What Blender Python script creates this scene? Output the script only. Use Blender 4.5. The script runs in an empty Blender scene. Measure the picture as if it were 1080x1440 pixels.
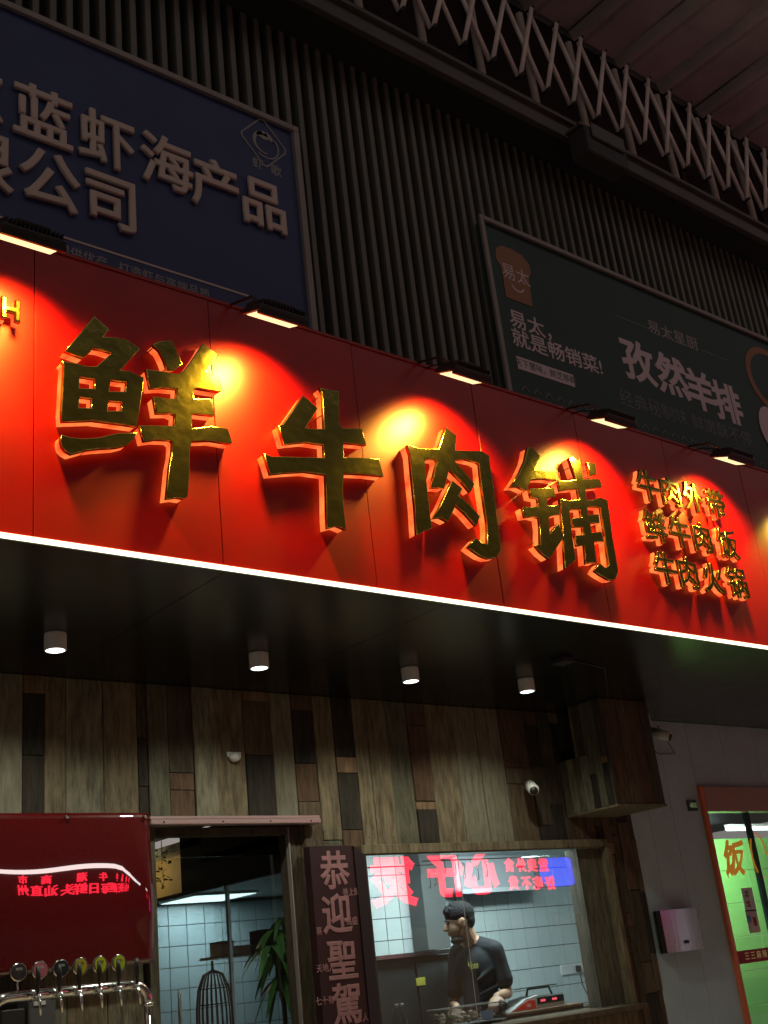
import bpy, bmesh, math, random
from mathutils import Vector, Matrix
random.seed(7)
R = math.radians
scene = bpy.context.scene
C = scene.collection

# ------------------------------------------------------------------ camera
YAW, PITCH, ROLL, FPX = 0.72035044, 0.37951793, -0.11590675, 1633.4121
EYE = Vector((0, 0, 1.55))
_cy, _sy, _cp, _sp, _cr, _sr = math.cos(YAW), math.sin(YAW), math.cos(PITCH), math.sin(PITCH), math.cos(ROLL), math.sin(ROLL)
_f = Vector((_sy, _cy, 0)) * _cp + Vector((0, 0, 1)) * _sp
_u = -Vector((_sy, _cy, 0)) * _sp + Vector((0, 0, 1)) * _cp
_r = Vector((_cy, -_sy, 0))
RT = _r * _cr + _u * _sr
UP = -_r * _sr + _u * _cr
FW = _f
cam = bpy.data.objects.new('camera', bpy.data.cameras.new('camera')); C.objects.link(cam)
m = Matrix((RT, UP, -FW)).transposed().to_4x4(); m.translation = EYE
cam.matrix_world = m
cam.data.sensor_fit = 'HORIZONTAL'; cam.data.sensor_width = 36; cam.data.lens = FPX / 1080 * 36
cam.data.clip_start = 0.05; cam.data.clip_end = 300
scene.camera = cam

# ------------------------------------------------------------------ world: night sky over the street
w = bpy.data.worlds.new("World"); scene.world = w; w.use_nodes = True
bg = w.node_tree.nodes['Background']
bg.inputs[0].default_value = (1.0, 0.90, 0.84, 1); bg.inputs[1].default_value = 0.29
scene.view_settings.view_transform = 'Standard'; scene.view_settings.look = 'None'
scene.view_settings.exposure = 0; scene.view_settings.gamma = 1
scene.view_settings.use_curve_mapping = False
try:
    scene.cycles.max_bounces = 8; scene.cycles.caustics_reflective = False; scene.cycles.caustics_refractive = False
    scene.cycles.transparent_max_bounces = 12; scene.cycles.sample_clamp_indirect = 3
except Exception: pass

def ray(x, y): return RT * ((x - 540) / FPX) - UP * ((y - 720) / FPX) + FW
def PY(x, y, Y): d = ray(x, y); return EYE + d * (Y / d.y)
def PZ(x, y, Z): d = ray(x, y); return EYE + d * ((Z - EYE.z) / d.z)
def PX(x, y, X): d = ray(x, y); return EYE + d * (X / d.x)

# ------------------------------------------------------------------ materials
MATS = {}
def mat(name, col, rough=.5, metal=0., emit=None, es=0., noise=0., nscale=8., bump=0., bscale=40., coat=0., crough=.05,
        stretch=(1, 1, 1), spec=.5, col2=None, rnoise=0., ior=1.5):
    if name in MATS: return MATS[name]
    M = bpy.data.materials.new(name); M.use_nodes = True; nt = M.node_tree; N = nt.nodes; L = nt.links
    b = N['Principled BSDF']
    b.inputs['Base Color'].default_value = (*col, 1); b.inputs['Roughness'].default_value = rough
    b.inputs['Metallic'].default_value = metal; b.inputs['Coat Weight'].default_value = coat
    b.inputs['Coat Roughness'].default_value = crough; b.inputs['Specular IOR Level'].default_value = spec
    b.inputs['IOR'].default_value = ior
    if emit: b.inputs['Emission Color'].default_value = (*emit, 1); b.inputs['Emission Strength'].default_value = es
    if noise or bump or rnoise:
        tc = N.new('ShaderNodeTexCoord'); mp = N.new('ShaderNodeMapping'); mp.inputs['Scale'].default_value = stretch
        oi = N.new('ShaderNodeObjectInfo'); ad = N.new('ShaderNodeVectorMath'); ad.operation = 'ADD'
        mu = N.new('ShaderNodeMath'); mu.operation = 'MULTIPLY'; mu.inputs[1].default_value = 37.
        L.new(oi.outputs['Random'], mu.inputs[0]); L.new(tc.outputs['Object'], ad.inputs[0]); L.new(mu.outputs[0], ad.inputs[1])
        L.new(ad.outputs[0], mp.inputs[0])
        n = N.new('ShaderNodeTexNoise'); n.inputs['Scale'].default_value = nscale; n.inputs['Detail'].default_value = 6
        n.inputs['Roughness'].default_value = .65; L.new(mp.outputs[0], n.inputs['Vector'])
        if noise:
            mx = N.new('ShaderNodeMix'); mx.data_type = 'RGBA'
            rp = N.new('ShaderNodeValToRGB'); rp.color_ramp.elements[0].position = .32; rp.color_ramp.elements[1].position = .68
            L.new(n.outputs['Fac'], rp.inputs[0]); L.new(rp.outputs[0], mx.inputs['Factor'])
            c2 = col2 if col2 else tuple(c * (1 - noise) for c in col)
            mx.inputs['A'].default_value = (*col, 1); mx.inputs['B'].default_value = (*c2, 1)
            L.new(mx.outputs['Result'], b.inputs['Base Color'])
        if rnoise:
            mr = N.new('ShaderNodeMapRange'); mr.inputs['To Min'].default_value = max(0.02, rough - rnoise); mr.inputs['To Max'].default_value = rough + rnoise
            L.new(n.outputs['Fac'], mr.inputs['Value']); L.new(mr.outputs[0], b.inputs['Roughness'])
        if bump:
            n2 = N.new('ShaderNodeTexNoise'); n2.inputs['Scale'].default_value = bscale; n2.inputs['Detail'].default_value = 4
            L.new(mp.outputs[0], n2.inputs['Vector'])
            bp = N.new('ShaderNodeBump'); bp.inputs['Strength'].default_value = bump; bp.inputs['Distance'].default_value = .01
            L.new(n2.outputs['Fac'], bp.inputs['Height']); L.new(bp.outputs[0], b.inputs['Normal'])
            if coat: L.new(bp.outputs[0], b.inputs['Coat Normal'])
    MATS[name] = M; return M

def glass_mat(name, tint=(.93, .97, .97), dens=.22, rough=0.0):
    if name in MATS: return MATS[name]
    M = bpy.data.materials.new(name); M.use_nodes = True; nt = M.node_tree; N = nt.nodes; L = nt.links
    N.clear(); out = N.new('ShaderNodeOutputMaterial')
    t = N.new('ShaderNodeBsdfTransparent'); t.inputs[0].default_value = (*tint, 1)
    g = N.new('ShaderNodeBsdfGlossy'); g.inputs['Roughness'].default_value = rough
    fr = N.new('ShaderNodeFresnel'); ge = N.new('ShaderNodeNewGeometry'); mr = N.new('ShaderNodeMapRange')
    mr.inputs['To Min'].default_value = 1.5; mr.inputs['To Max'].default_value = 1 / 1.5       # same air-to-glass reflectance on both faces
    L.new(ge.outputs['Backfacing'], mr.inputs['Value']); L.new(mr.outputs[0], fr.inputs['IOR'])
    ad = N.new('ShaderNodeMath'); ad.inputs[1].default_value = dens * .5
    L.new(fr.outputs[0], ad.inputs[0])
    mx = N.new('ShaderNodeMixShader'); L.new(ad.outputs[0], mx.inputs[0]); L.new(t.outputs[0], mx.inputs[1]); L.new(g.outputs[0], mx.inputs[2])
    L.new(mx.outputs[0], out.inputs[0]); MATS[name] = M; return M

def fascia_mat():
    M = mat('red_composite_panel', (.44, .0012, .0002), .40, noise=.22, nscale=3, bump=.12, bscale=1.6, coat=.34, crough=.33, spec=.32, rnoise=.06, col2=(.34, .001, .0002))
    M.node_tree.nodes['Principled BSDF'].inputs['Coat IOR'].default_value = 1.5
    return M

# wood tones: grey-green, brown, dark, orange
def wood(name, c1, c2):
    return mat(name, c1, .8, noise=1, nscale=5.5, col2=c2, stretch=(6.5, 6.5, 1.1), bump=.8, bscale=22, spec=.25)
W_GREY = [wood('weathered_grey_wood', (.27, .24, .17), (.08, .072, .05)), wood('greenish_grey_wood', (.16, .15, .105), (.06, .056, .04)), wood('silvered_wood', (.26, .24, .17), (.12, .11, .078)), wood('tan_wood', (.25, .20, .125), (.085, .066, .042))]
W_DARK = [wood('tarred_wood', (.052, .042, .032), (.016, .013, .011)), wood('dark_brown_wood', (.10, .078, .052), (.04, .032, .023))]
W_BRN = [wood('brown_wood', (.15, .11, .068), (.065, .046, .03)), wood('red_brown_wood', (.15, .09, .055), (.06, .036, .024))]
W_ORG = [wood('raw_orange_wood', (.30, .19, .11), (.11, .068, .042))]

# ------------------------------------------------------------------ object helpers (world coordinates at build time)
def tag(o, label=None, cat=None, group=None, kind=None):
    if label: o['label'] = label
    if cat: o['category'] = cat
    if group: o['group'] = group
    if kind: o['kind'] = kind
    return o
def thing(name, label, cat, loc=(0, 0, 0), group=None):
    o = bpy.data.objects.new(name, None); C.objects.link(o); o.location = loc; o.empty_display_size = .1
    return tag(o, label, cat, group)
def attach(o, parent):
    if parent is None: return
    o.parent = parent
    if parent.type == 'EMPTY': o.matrix_parent_inverse = Matrix.Translation(-Vector(parent.location))
def link_mesh(name, me, material, parent=None):
    o = bpy.data.objects.new(name, me); C.objects.link(o)
    if material: me.materials.clear(); me.materials.append(material)
    attach(o, parent); return o
def obj(name, bm, material, parent=None, smooth=False):
    me = bpy.data.meshes.new(name); bmesh.ops.recalc_face_normals(bm, faces=bm.faces); bm.to_mesh(me); bm.free()
    if smooth: me.shade_smooth()
    return link_mesh(name, me, material, parent)
def bbox(bm, x0, x1, y0, y1, z0, z1, bevel=0., seg=1, mtx=None):
    g = bmesh.ops.create_cube(bm, size=1); vs = g['verts']
    for v in vs: v.co = Vector(((x0 + x1) / 2 + v.co.x * (x1 - x0), (y0 + y1) / 2 + v.co.y * (y1 - y0), (z0 + z1) / 2 + v.co.z * (z1 - z0)))
    if bevel:
        es = list({e for v in vs for e in v.link_edges})
        r = bmesh.ops.bevel(bm, geom=es, offset=bevel, segments=seg, affect='EDGES', profile=.5); vs = list({v for f in r['faces'] for v in f.verts} | {v for v in vs if v.is_valid})
    if mtx is not None:
        for v in vs: v.co = mtx @ v.co
    return vs
def box(name, x0, x1, y0, y1, z0, z1, material, parent=None, bevel=0., seg=1, mtx=None):
    bm = bmesh.new(); bbox(bm, x0, x1, y0, y1, z0, z1, bevel, seg, mtx); return obj(name, bm, material, parent)
def btube(bm, pts, r, n=10, caps=True, radii=None):
    pts = [Vector(p) for p in pts]; rings = []
    prev = None
    for i, p in enumerate(pts):
        d = (pts[min(i + 1, len(pts) - 1)] - pts[max(i - 1, 0)]).normalized()
        if prev is None: a = d.orthogonal().normalized()
        else: a = (prev - d * prev.dot(d)).normalized()
        prev = a; b = d.cross(a); rr = radii[i] if radii else r
        rings.append([bm.verts.new(p + a * math.cos(2 * math.pi * k / n) * rr + b * math.sin(2 * math.pi * k / n) * rr) for k in range(n)])
    for q in range(len(rings) - 1):
        for k in range(n): bm.faces.new((rings[q][k], rings[q][(k + 1) % n], rings[q + 1][(k + 1) % n], rings[q + 1][k]))
    if caps: bm.faces.new(rings[0][::-1]); bm.faces.new(rings[-1])
def tube(name, pts, r, material, parent=None, n=10, radii=None, smooth=True):
    bm = bmesh.new(); btube(bm, pts, r, n, True, radii); return obj(name, bm, material, parent, smooth)
def lathe(bm, prof, c, axis='z', n=24):
    c = Vector(c); rings = []
    for (r, h) in prof:
        ring = []
        for k in range(n):
            a = 2 * math.pi * k / n; x, y = math.cos(a) * r, math.sin(a) * r
            v = Vector((x, y, h)) if axis == 'z' else (Vector((x, h, y)) if axis == 'y' else Vector((h, x, y)))
            ring.append(bm.verts.new(c + v))
        rings.append(ring)
    for q in range(len(rings) - 1):
        for k in range(n): bm.faces.new((rings[q][k], rings[q][(k + 1) % n], rings[q + 1][(k + 1) % n], rings[q + 1][k]))
    bm.faces.new(rings[0][::-1]); bm.faces.new(rings[-1])
def prism(name, pts, y0, y1, material, parent=None, holes=(), bevel=0.):
    """outline in (X,Z), solid from y0 to y1"""
    cu = bpy.data.curves.new(name, 'CURVE'); cu.dimensions = '2D'; cu.fill_mode = 'BOTH'
    for ring in [pts] + list(holes):
        s = cu.splines.new('POLY'); s.points.add(len(ring) - 1)
        for i, (a, b) in enumerate(ring): s.points[i].co = (a, b, 0, 1)
        s.use_cyclic_u = True
    cu.extrude = (y1 - y0) / 2 - bevel; cu.bevel_depth = bevel; cu.bevel_resolution = 2; cu.offset = -bevel
    return curve_to_mesh(name, cu, material, parent, Vector((0, (y0 + y1) / 2, 0)))
def curve_to_mesh(name, cu, material, parent, off, flip=False, scale=(1, 1), zs=1.):
    t = bpy.data.objects.new('tmp', cu); C.objects.link(t)
    dg = bpy.context.evaluated_depsgraph_get(); me = bpy.data.meshes.new_from_object(t.evaluated_get(dg))
    C.objects.unlink(t); bpy.data.objects.remove(t)
    s = -1 if flip else 1
    for v in me.vertices:
        x, y, z = v.co; v.co = Vector((s * x * scale[0], -s * z * zs, y * scale[1])) + off
    me.name = name
    return link_mesh(name, me, material, parent)
def text(s, cx, cz, Y, h, material, parent=None, name='lettering', depth=.002, bold=0., sx=1., flip=False, align='CENTER', spacing=1., shear=0., bevel=0.):
    """text in a plane Y=const, centred at (cx,cz); h = em height. flip=True faces +Y"""
    cu = bpy.data.curves.new(name, 'FONT'); cu.body = s; cu.size = h; cu.align_x = align; cu.align_y = 'CENTER'
    cu.space_character = spacing; cu.shear = shear; cu.resolution_u = 3
    bd = max(bold * h, bevel); cu.extrude = depth / 2 if not bd else max(depth / 2 - bd, bd * .5); cu.bevel_depth = bd; cu.bevel_resolution = 1
    tot = cu.extrude + bd
    return curve_to_mesh(name, cu, material, parent, Vector((cx, Y - depth / 2 if not flip else Y + depth / 2, cz)), flip, (sx, 1), zs=depth / 2 / tot)
def dup(root, delta, label=None, group=None):
    r = root.copy(); C.objects.link(r); r.location = Vector(root.location) + Vector(delta)
    if label: r['label'] = label
    if group: r['group'] = group
    for ch in list(root.children):
        c = ch.copy(); C.objects.link(c); c.parent = r; c.matrix_parent_inverse = ch.matrix_parent_inverse.copy()
        for g in list(ch.children):
            d = g.copy(); C.objects.link(d); d.parent = c; d.matrix_parent_inverse = g.matrix_parent_inverse.copy()
    return r
def light(name, kind, loc, energy, color, parent=None, size=.1, direction=None, spot=120, blend=.3, sy=None):
    l = bpy.data.lights.new(name, kind); l.energy = energy; l.color = color
    if kind == 'AREA':
        l.size = size
        if sy: l.shape = 'RECTANGLE'; l.size_y = sy
    else: l.shadow_soft_size = size
    if kind == 'SPOT': l.spot_size = R(spot); l.spot_blend = blend
    o = bpy.data.objects.new(name, l); C.objects.link(o); o.location = loc
    if direction is not None: o.rotation_euler = Vector(direction).to_track_quat('-Z', 'Y').to_euler()
    attach(o, parent); return o

# materials in common
M_BLK = mat('black_paint', (.014, .014, .014), .45)
M_DARK = mat('dark_steel', (.035, .032, .032), .5, metal=.3)
M_WHITE = mat('white_plastic', (.7, .7, .68), .4)
M_CHROME = mat('polished_steel', (.75, .74, .72), .12, metal=1, bump=.05, bscale=20)
M_GOLD = mat('gold_mirror_steel', (.62, .54, .13), .19, metal=1, noise=.45, nscale=16, rnoise=.10, bump=.26, bscale=13)
M_HALO = mat('lit_acrylic_halo', (.35, .06, .02), .5, emit=(1, .30, .09), es=1.15)  # glow layer also stands in for the halo reflected in the panel
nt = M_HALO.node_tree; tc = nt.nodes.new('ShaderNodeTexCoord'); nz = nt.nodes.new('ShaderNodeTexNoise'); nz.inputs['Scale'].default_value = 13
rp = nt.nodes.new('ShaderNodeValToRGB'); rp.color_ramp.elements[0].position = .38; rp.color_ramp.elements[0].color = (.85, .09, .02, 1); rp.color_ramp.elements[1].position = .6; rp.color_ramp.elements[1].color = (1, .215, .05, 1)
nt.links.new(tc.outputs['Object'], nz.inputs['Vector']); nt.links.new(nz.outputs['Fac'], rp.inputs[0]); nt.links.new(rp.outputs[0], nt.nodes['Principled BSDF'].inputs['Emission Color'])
M_GLASS = glass_mat('window_glass')

YF, YW, YS, ZS = 3.78, 5.48, 4.2, 3.15     # fascia, timber wall, slat wall, soffit height
EDGE_L, EDGE_R = 0.02, 9.65

# ------------------------------------------------------------------ SETTING
g = bmesh.new(); bmesh.ops.create_grid(g, x_segments=1, y_segments=1, size=120)
tag(obj('ground', g, mat('street_paving', (.5, .48, .46), .7, noise=.4, nscale=2)), 'grey paved market street in front of the shops', kind='structure')
g = bmesh.new(); bbox(g, .0, 16, 5.62, 14, .004, .15)
tag(obj('shop_floor', g, mat('shop_floor', (.12, .11, .1), .4)), 'raised floor inside the shops', kind='structure')

# ------------------------------------------------------------------ canopy roof: ribbed panels running away from the facade
M_ROOF = mat('beige_roof_sheet', (.78, .72, .69), .6, noise=.35, nscale=1.3, bump=.5, bscale=3.5, spec=.3)
RZ, RY, RP = 9.55, 4.93, .645
RZ_TOP = RZ + .11
roof = thing('canopy_roof', 'beige ribbed metal canopy roof high over the street at the upper right', 'roof', (10, 0, RZ))
for i in range(36):
    x = 1.612 * RY - 8 * RP + i * RP
    bm = bmesh.new()
    prof = [(0, 0), (.05, -.085), (.11, -.085), (.16, 0), (.20, 0), (.225, -.025), (.25, 0), (RP + .001, 0)]
    ys = [2. + k * (RY - 2.) / 8 for k in range(9)]
    rows = [[bm.verts.new((x + a, y, RZ + z + .012 * math.sin(y * 1.7 + i * 2.1) * (1 if a > .26 or a == 0 else .4))) for a, z in prof] for y in ys]
    for p_, q_ in zip(rows, rows[1:]):
        for k in range(len(prof) - 1): bm.faces.new((p_[k], p_[k + 1], q_[k + 1], q_[k]))
    top = [bm.verts.new((x, RY, RZ + .1)), bm.verts.new((x + RP - .004, RY, RZ + .1))]
    bm.faces.new(rows[-1] + [top[1], top[0]])
    obj('roof_panel', bm, M_ROOF, roof)
box('sky_block_slab', -3, 30, 1.9, 5.4, RZ + .102, RZ + .16, M_ROOF, roof)  # added slab above the sheets, keeps sky from showing through the gaps
# dark wall put in for the shaded gap above the ledge, behind the lattice
up = thing('gap_wall', 'dark wall standing in for the unlit gap between ledge and canopy roof behind the lattice', 'wall', (8, 5, 6.9))
box('wall_panel', -2, 22, 5.05, 5.25, 6.83, 9.7, mat('dark_gap_shade', (.035, .032, .03), .9, noise=.3, nscale=3), up)
for k in range(16):
    x = -1 + k * 1.4; box('wall_batten', x, x + .06, 5.0, 5.05, 6.97, 9.45, M_DARK, up)
for z in (7.5, 8.3): box('wall_rail', -2, 22, 4.93, 4.998, z, z + .05, M_DARK, up)

# ------------------------------------------------------------------ slat wall and ledge
M_SLAT = mat('bronze_slat', (.15, .142, .122), .55, noise=.2, nscale=6, stretch=(1, 1, .2))
sw = thing('slat_wall', 'dark wall of upright bronze slats behind the billboards', 'wall', (5, YS, 4.4))
box('backing_board', -1, 16, YS + .075, YS + .13, 3.2, 6.82, mat('backing_black', (.012, .011, .011), .9), sw)
PITCH_S = (2.782 - 1.709) / 12
bm = bmesh.new(); bbox(bm, -.017, .017, YS, YS + .07, 4.2, 6.82, .002)
sl = obj('slat', bm, M_SLAT, sw); sl.location.x = 1.709 - 8 * PITCH_S
for i in range(1, 150):
    c = sl.copy(); C.objects.link(c); c.location.x = 1.709 + (i - 8) * PITCH_S + random.uniform(-.002, .002)
ld = thing('roof_ledge', 'dark steel ledge projecting along the top of the slat wall', 'ledge', (5, 4, 6.83))
M_LEDGE = mat('ledge_steel', (.085, .075, .068), .6, noise=.3, nscale=4)
box('soffit_board', -2, 16, 3.98, 5.04, 6.825, 6.9, mat('ledge_soffit', (.02, .018, .018), .8), ld)
box('front_lip', -2, 16, 3.93, 3.978, 6.815, 6.975, M_LEDGE, ld, .004)
box('lip_flange', -2, 16, 3.90, 3.929, 6.935, 6.965, M_LEDGE, ld)
box('gutter_tray', -2, 16, 3.98, 5.04, 6.902, 6.93, M_LEDGE, ld)
M_SOFD = mat('dark_beam', (.03, .027, .026), .7)
br = thing('beam_end', 'dark steel beam end boxed over the ledge above the green billboard', 'beam', (5.75, 3.9, 6.8))
p0 = PY(800, 205, 3.9); p1 = PY(856, 230, 3.9)
box('beam_box', p0.x, p1.x, 3.74, 3.899, p0.z - .15, p0.z + .08, M_SOFD, br, .01)
box('cover_plate', p0.x + .05, p1.x - .03, 3.72, 3.738, p0.z - .02, p0.z + .10, M_LEDGE, br, .006)
box('flange', p0.x - .02, p1.x + .02, 3.76, 3.899, p0.z + .082, p0.z + .10, M_LEDGE, br)

# ------------------------------------------------------------------ scissor lattice on the ledge
M_ROD = mat('pinkish_tube', (.85, .72, .68), .5, noise=.2, nscale=9)
M_POST = mat('cream_post', (.6, .52, .46), .55, noise=.2, nscale=9)
lt = thing('scissor_lattice', 'pinkish folding scissor lattice of crossing rods standing along the ledge', 'lattice', (6, 3.96, 6.96))
YL = 3.97; NB = 1.235 * YL; DN = .0675 * YL; ZB = 1.55 + 1.424 * YL; ZT = 1.55 + 1.612 * YL
for i in range(-12, 26):
    x = NB + i * DN
    tube('lattice_rod', [(x, YL - .03, ZB), (x + DN, YL - .03, ZT)], 0.0175, M_ROD, lt, 6)
    tube('lattice_rod', [(x + DN, YL, ZT - .02), (x + 2 * DN, YL, ZB)], 0.0175, M_ROD, lt, 6)
    for zz, xx in ((ZB - .005, x), (ZT, x + DN)): tube('pivot_bolt', [(xx, YL - .055, zz), (xx, YL + .02, zz)], .012, M_DARK, lt, 6)
for i in range(-6, 13):
    x = NB - .011 * YL + i * DN * 2 * .985
    po = tube('lattice_post', [(x, YL + .05, 6.99), (x, YL + .05, ZT - .02)], .028, M_POST, lt, 10)
    box('post_foot', x - .02, x + .045, YL + .005, YL + .07, 6.94, 7.05, M_CHROME, po, .004)
    tube('stay_rod', [(x + .14, YL + .25, 6.95), (x + .13, YL + .3, ZB + .3)], .008, M_DARK, lt, 5)

# ------------------------------------------------------------------ billboards
def frame_rect(x0, x1, z0, z1, t, y0, y1, material, parent, name='frame_bar'):
    box(name, x0, x1, y0, y1, z1 - t, z1, material, parent, .003)
    box(name, x0, x1, y0, y1, z0, z0 + t, material, parent, .003)
    box(name, x0, x0 + t, y0, y1, z0 + t, z1 - t, material, parent, .003)
    box(name, x1 - t, x1, y0, y1, z0 + t, z1 - t, material, parent, .003)
M_FR = mat('aluminium_frame', (.30, .26, .24), .55, metal=.2, noise=.2, nscale=5)
bb = thing('billboard', 'dark blue billboard with big raised characters reading 蓝虾海产品 above the red sign', 'billboard', (1.6, YS, 4.5))
box('board_face', -1.5, 3.28, YS - .045, YS - .002, 4.44, 6.02, mat('blue_print', (.036, .055, .17), .6, noise=.25, nscale=2.5), bb)
frame_rect(-1.53, 3.32, 4.40, 6.055, .038, YS - .07, YS - .047, M_FR, bb)
M_LET = mat('cream_letter', (.60, .47, .41), .5); Yb = YS - .0455
for ch, x, z in (('东', 1.475, 5.425), ('蓝', 1.81, 5.425), ('虾', 2.135, 5.425), ('海', 2.46, 5.425), ('产', 2.745, 5.40), ('品', 3.04, 5.40), ('限', 1.52, 5.07), ('公', 1.84, 5.075), ('司', 2.15, 5.075)):
    text(ch, x, z, Yb, .335, M_LET, bb, 'raised_character', .024, .018, .92)
M_PR = mat('pale_print', (.34, .31, .31), .6)
a = PY(68, 327, Yb); b = PY(345, 415, Yb)
box('rule_line', a.x - 1.2, b.x + .02, Yb - .002, Yb - .0002, a.z - .005, a.z + .006, M_LET, bb)
text('提供优产   打造虾与高端品质', 2.28, 4.745, Yb, .062, M_PR, bb, 'small_lettering', .001, .008)
lc = PY(371, 207, Yb)
def diamond(r, k=6):
    pts = []
    for q in range(4):
        ca = math.pi / 2 * q; c0 = Vector((math.cos(ca), math.sin(ca))) * r * .82
        for s in range(-k, k + 1):
            aa = ca + s / k * math.pi / 4; pts.append((lc.x + (c0.x + math.cos(aa) * r * .18) * .9, lc.z + .03 + c0.y + math.sin(aa) * r * .18))
    return pts
prism('logo_ring', diamond(.165), Yb - .004, Yb - .0005, M_PR, bb, [diamond(.154)[::-1]])
def arc_band(cx, cz, r, a0, a1, w0, w1, n=18, sx=1.):
    o, i = [], []
    for k in range(n + 1):
        t = a0 + (a1 - a0) * k / n; ww = w0 + (w1 - w0) * k / n
        o.append((cx + math.cos(t) * (r + ww / 2) * sx, cz + math.sin(t) * (r + ww / 2))); i.append((cx + math.cos(t) * (r - ww / 2) * sx, cz + math.sin(t) * (r - ww / 2)))
    return o + i[::-1]
prism('logo_mark', arc_band(lc.x + .005, lc.z + .025, .068, .6, 4.9, .035, .006), Yb - .004, Yb - .0005, M_PR, bb)
prism('logo_mark', arc_band(lc.x + .01, lc.z + .015, .085, -2.2, 1.0, .008, .008), Yb - .004, Yb - .0005, M_PR, bb)
prism('logo_mark', [(lc.x - .05, lc.z + .07), (lc.x - .02, lc.z + .11), (lc.x, lc.z + .085), (lc.x + .02, lc.z + .105), (lc.x + .035, lc.z + .06), (lc.x, lc.z + .05)], Yb - .004, Yb - .0005, M_PR, bb)
text('虾 歌', lc.x + .01, lc.z - .135, Yb, .075, M_PR, bb, 'small_lettering', .001, .01, spacing=1.3)

gb = thing('billboard', 'dark green food billboard lettered 孜然羊排 above the right of the red sign', 'billboard', (6.5, YS, 4.5))
GL = 4.727
box('board_face', GL + .03, 9.4, YS - .045, YS - .002, 4.40, 5.97, mat('green_print', (.014, .050, .045), .6, noise=.25, nscale=2.5), gb)
frame_rect(GL, 9.43, 4.36, 6.0, .034, YS - .07, YS - .047, M_FR, gb)
M_PK = mat('pinkish_print', (.66, .54, .56), .6); M_OR = mat('toast_print', (.30, .13, .06), .6); M_GRN2 = mat('grey_green_print', (.13, .15, .15), .6)
bc = PY(725, 388, Yb)
toast = [(-.13, -.2), (.11, -.2), (.12, .02), (.155, .07), (.15, .14), (.09, .19), (0, .205), (-.09, .2), (-.15, .16), (-.165, .08), (-.125, .02)]
prism('toast_logo', [(bc.x + a, bc.z + b) for a, b in toast], Yb - .003, Yb - .0005, M_OR, gb)
text('易太', bc.x, bc.z - .0, Yb - .003, .13, M_PK, gb, 'lettering', .001, .0)
prism('logo_smile', arc_band(bc.x, bc.z - .06, .06, 3.6, 5.8, .012, .012), Yb - .0045, Yb - .0032, M_PK, gb)
def gtext(s, x, y, h, **k):
    p = PY(x, y, Yb); return text(s, p.x, p.z, Yb, h, k.pop('m', M_PK), gb, 'lettering', .001, k.pop('bold', .012), **k)
gtext('易太，', 754, 461, .142, sx=1.15)
gtext('就是畅销菜!', 786, 497, .142, sx=1.15)
p = PY(768, 523, Yb); box('label_bar', p.x - .26, p.x + .26, Yb - .002, Yb - .0003, p.z - .045, p.z + .045, M_PK, gb)
text('天下慧味，鲜芝够鲜', p.x, p.z, Yb - .0022, .062, M_GRN2, gb, 'lettering', .0008, .01)
gtext('易太星厨', 947, 473, .12, bold=.004, sx=1.25, m=mat('dim_print', (.36, .30, .32), .6))
for x0, y0, x1, y1 in ((866, 444, 913, 463), (985, 492, 1025, 508)):
    a = PY(x0, y0, Yb); b = PY(x1, y1, Yb); box('rule_line', a.x, b.x, Yb - .002, Yb - .0003, a.z - .006, a.z + .004, M_GRN2, gb)
for ch, x, y in (('孜', 898, 513), ('然', 946, 533), ('羊', 986, 554), ('排', 1024, 571)): gtext(ch, x, y, .345, bold=.03, sx=1.05)
gtext('经典秘制味 鲜嫩酥不停', 970, 592, .135, bold=.003, sx=1.1, m=M_GRN2)
for r in range(2):
    for i in range(34):
        x = 4.86 + i * .105; z = 4.70 + r * .065
        prism('zigzag_mark', [(x, z), (x + .045, z + .045), (x + .09, z), (x + .075, z), (x + .045, z + .03), (x + .015, z)], Yb - .002, Yb - .0004, M_GRN2, gb)
a = PY(1075, 530, Yb); n_ = 28
ring_o = [(a.x + .08 + math.cos(t * 2 * math.pi / n_) * .33, a.z - .02 + math.sin(t * 2 * math.pi / n_) * .30) for t in range(n_)]
ring_i = [(a.x + .08 + math.cos(t * 2 * math.pi / n_) * .27, a.z - .02 + math.sin(t * 2 * math.pi / n_) * .24) for t in range(n_)]
prism('plate_ring', ring_o, Yb - .003, Yb - .0005, M_OR, gb, [ring_i[::-1]])
a = PY(1080, 600, Yb)
prism('pale_print_patch', [(a.x + .04 + math.cos(t * .3) * .16, a.z - .02 + math.sin(t * .3) * .2) for t in range(21)], Yb - .006, Yb - .0035, M_PK, gb)

# ------------------------------------------------------------------ red shop sign
sg = thing('shop_sign', 'long red fascia sign with gold characters 鲜牛肉铺 and white light strip along its lower edge', 'shop sign', (3.9, YF, ZS))
M_RED = fascia_mat()
x = 1.617 - .8045 * 2
xs = [x + i * .8045 for i in range(13)]
for i in range(12):
    tlt = random.uniform(-.0012, .0012)
    bm = bmesh.new(); vs = bbox(bm, xs[i] + .0018, xs[i + 1] - .0018, YF, YF + .02, ZS + .022, 4.43, .0015)
    for v in vs: v.co.y += tlt * (v.co.x - xs[i]) * 2
    obj('sign_panel', bm, M_RED, sg)
box('sign_carcass', xs[0], xs[-1], YF + .024, YS - .01, ZS + .03, 4.40, mat('sign_seam', (.10, .008, .006), .6), sg)
box('top_cap', xs[0], xs[-1], YF - .006, YS - .004, 4.432, 4.446, mat('red_cap', (.30, .010, .008), .5), sg)
M_LED = mat('led_strip', (.9, .9, .8), .5, emit=(1, 1, .68), es=2.2)
box('light_strip', xs[0], xs[-1], YF - .008, YF + .012, ZS + .002, ZS + .018, M_LED, sg, .003)

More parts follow.
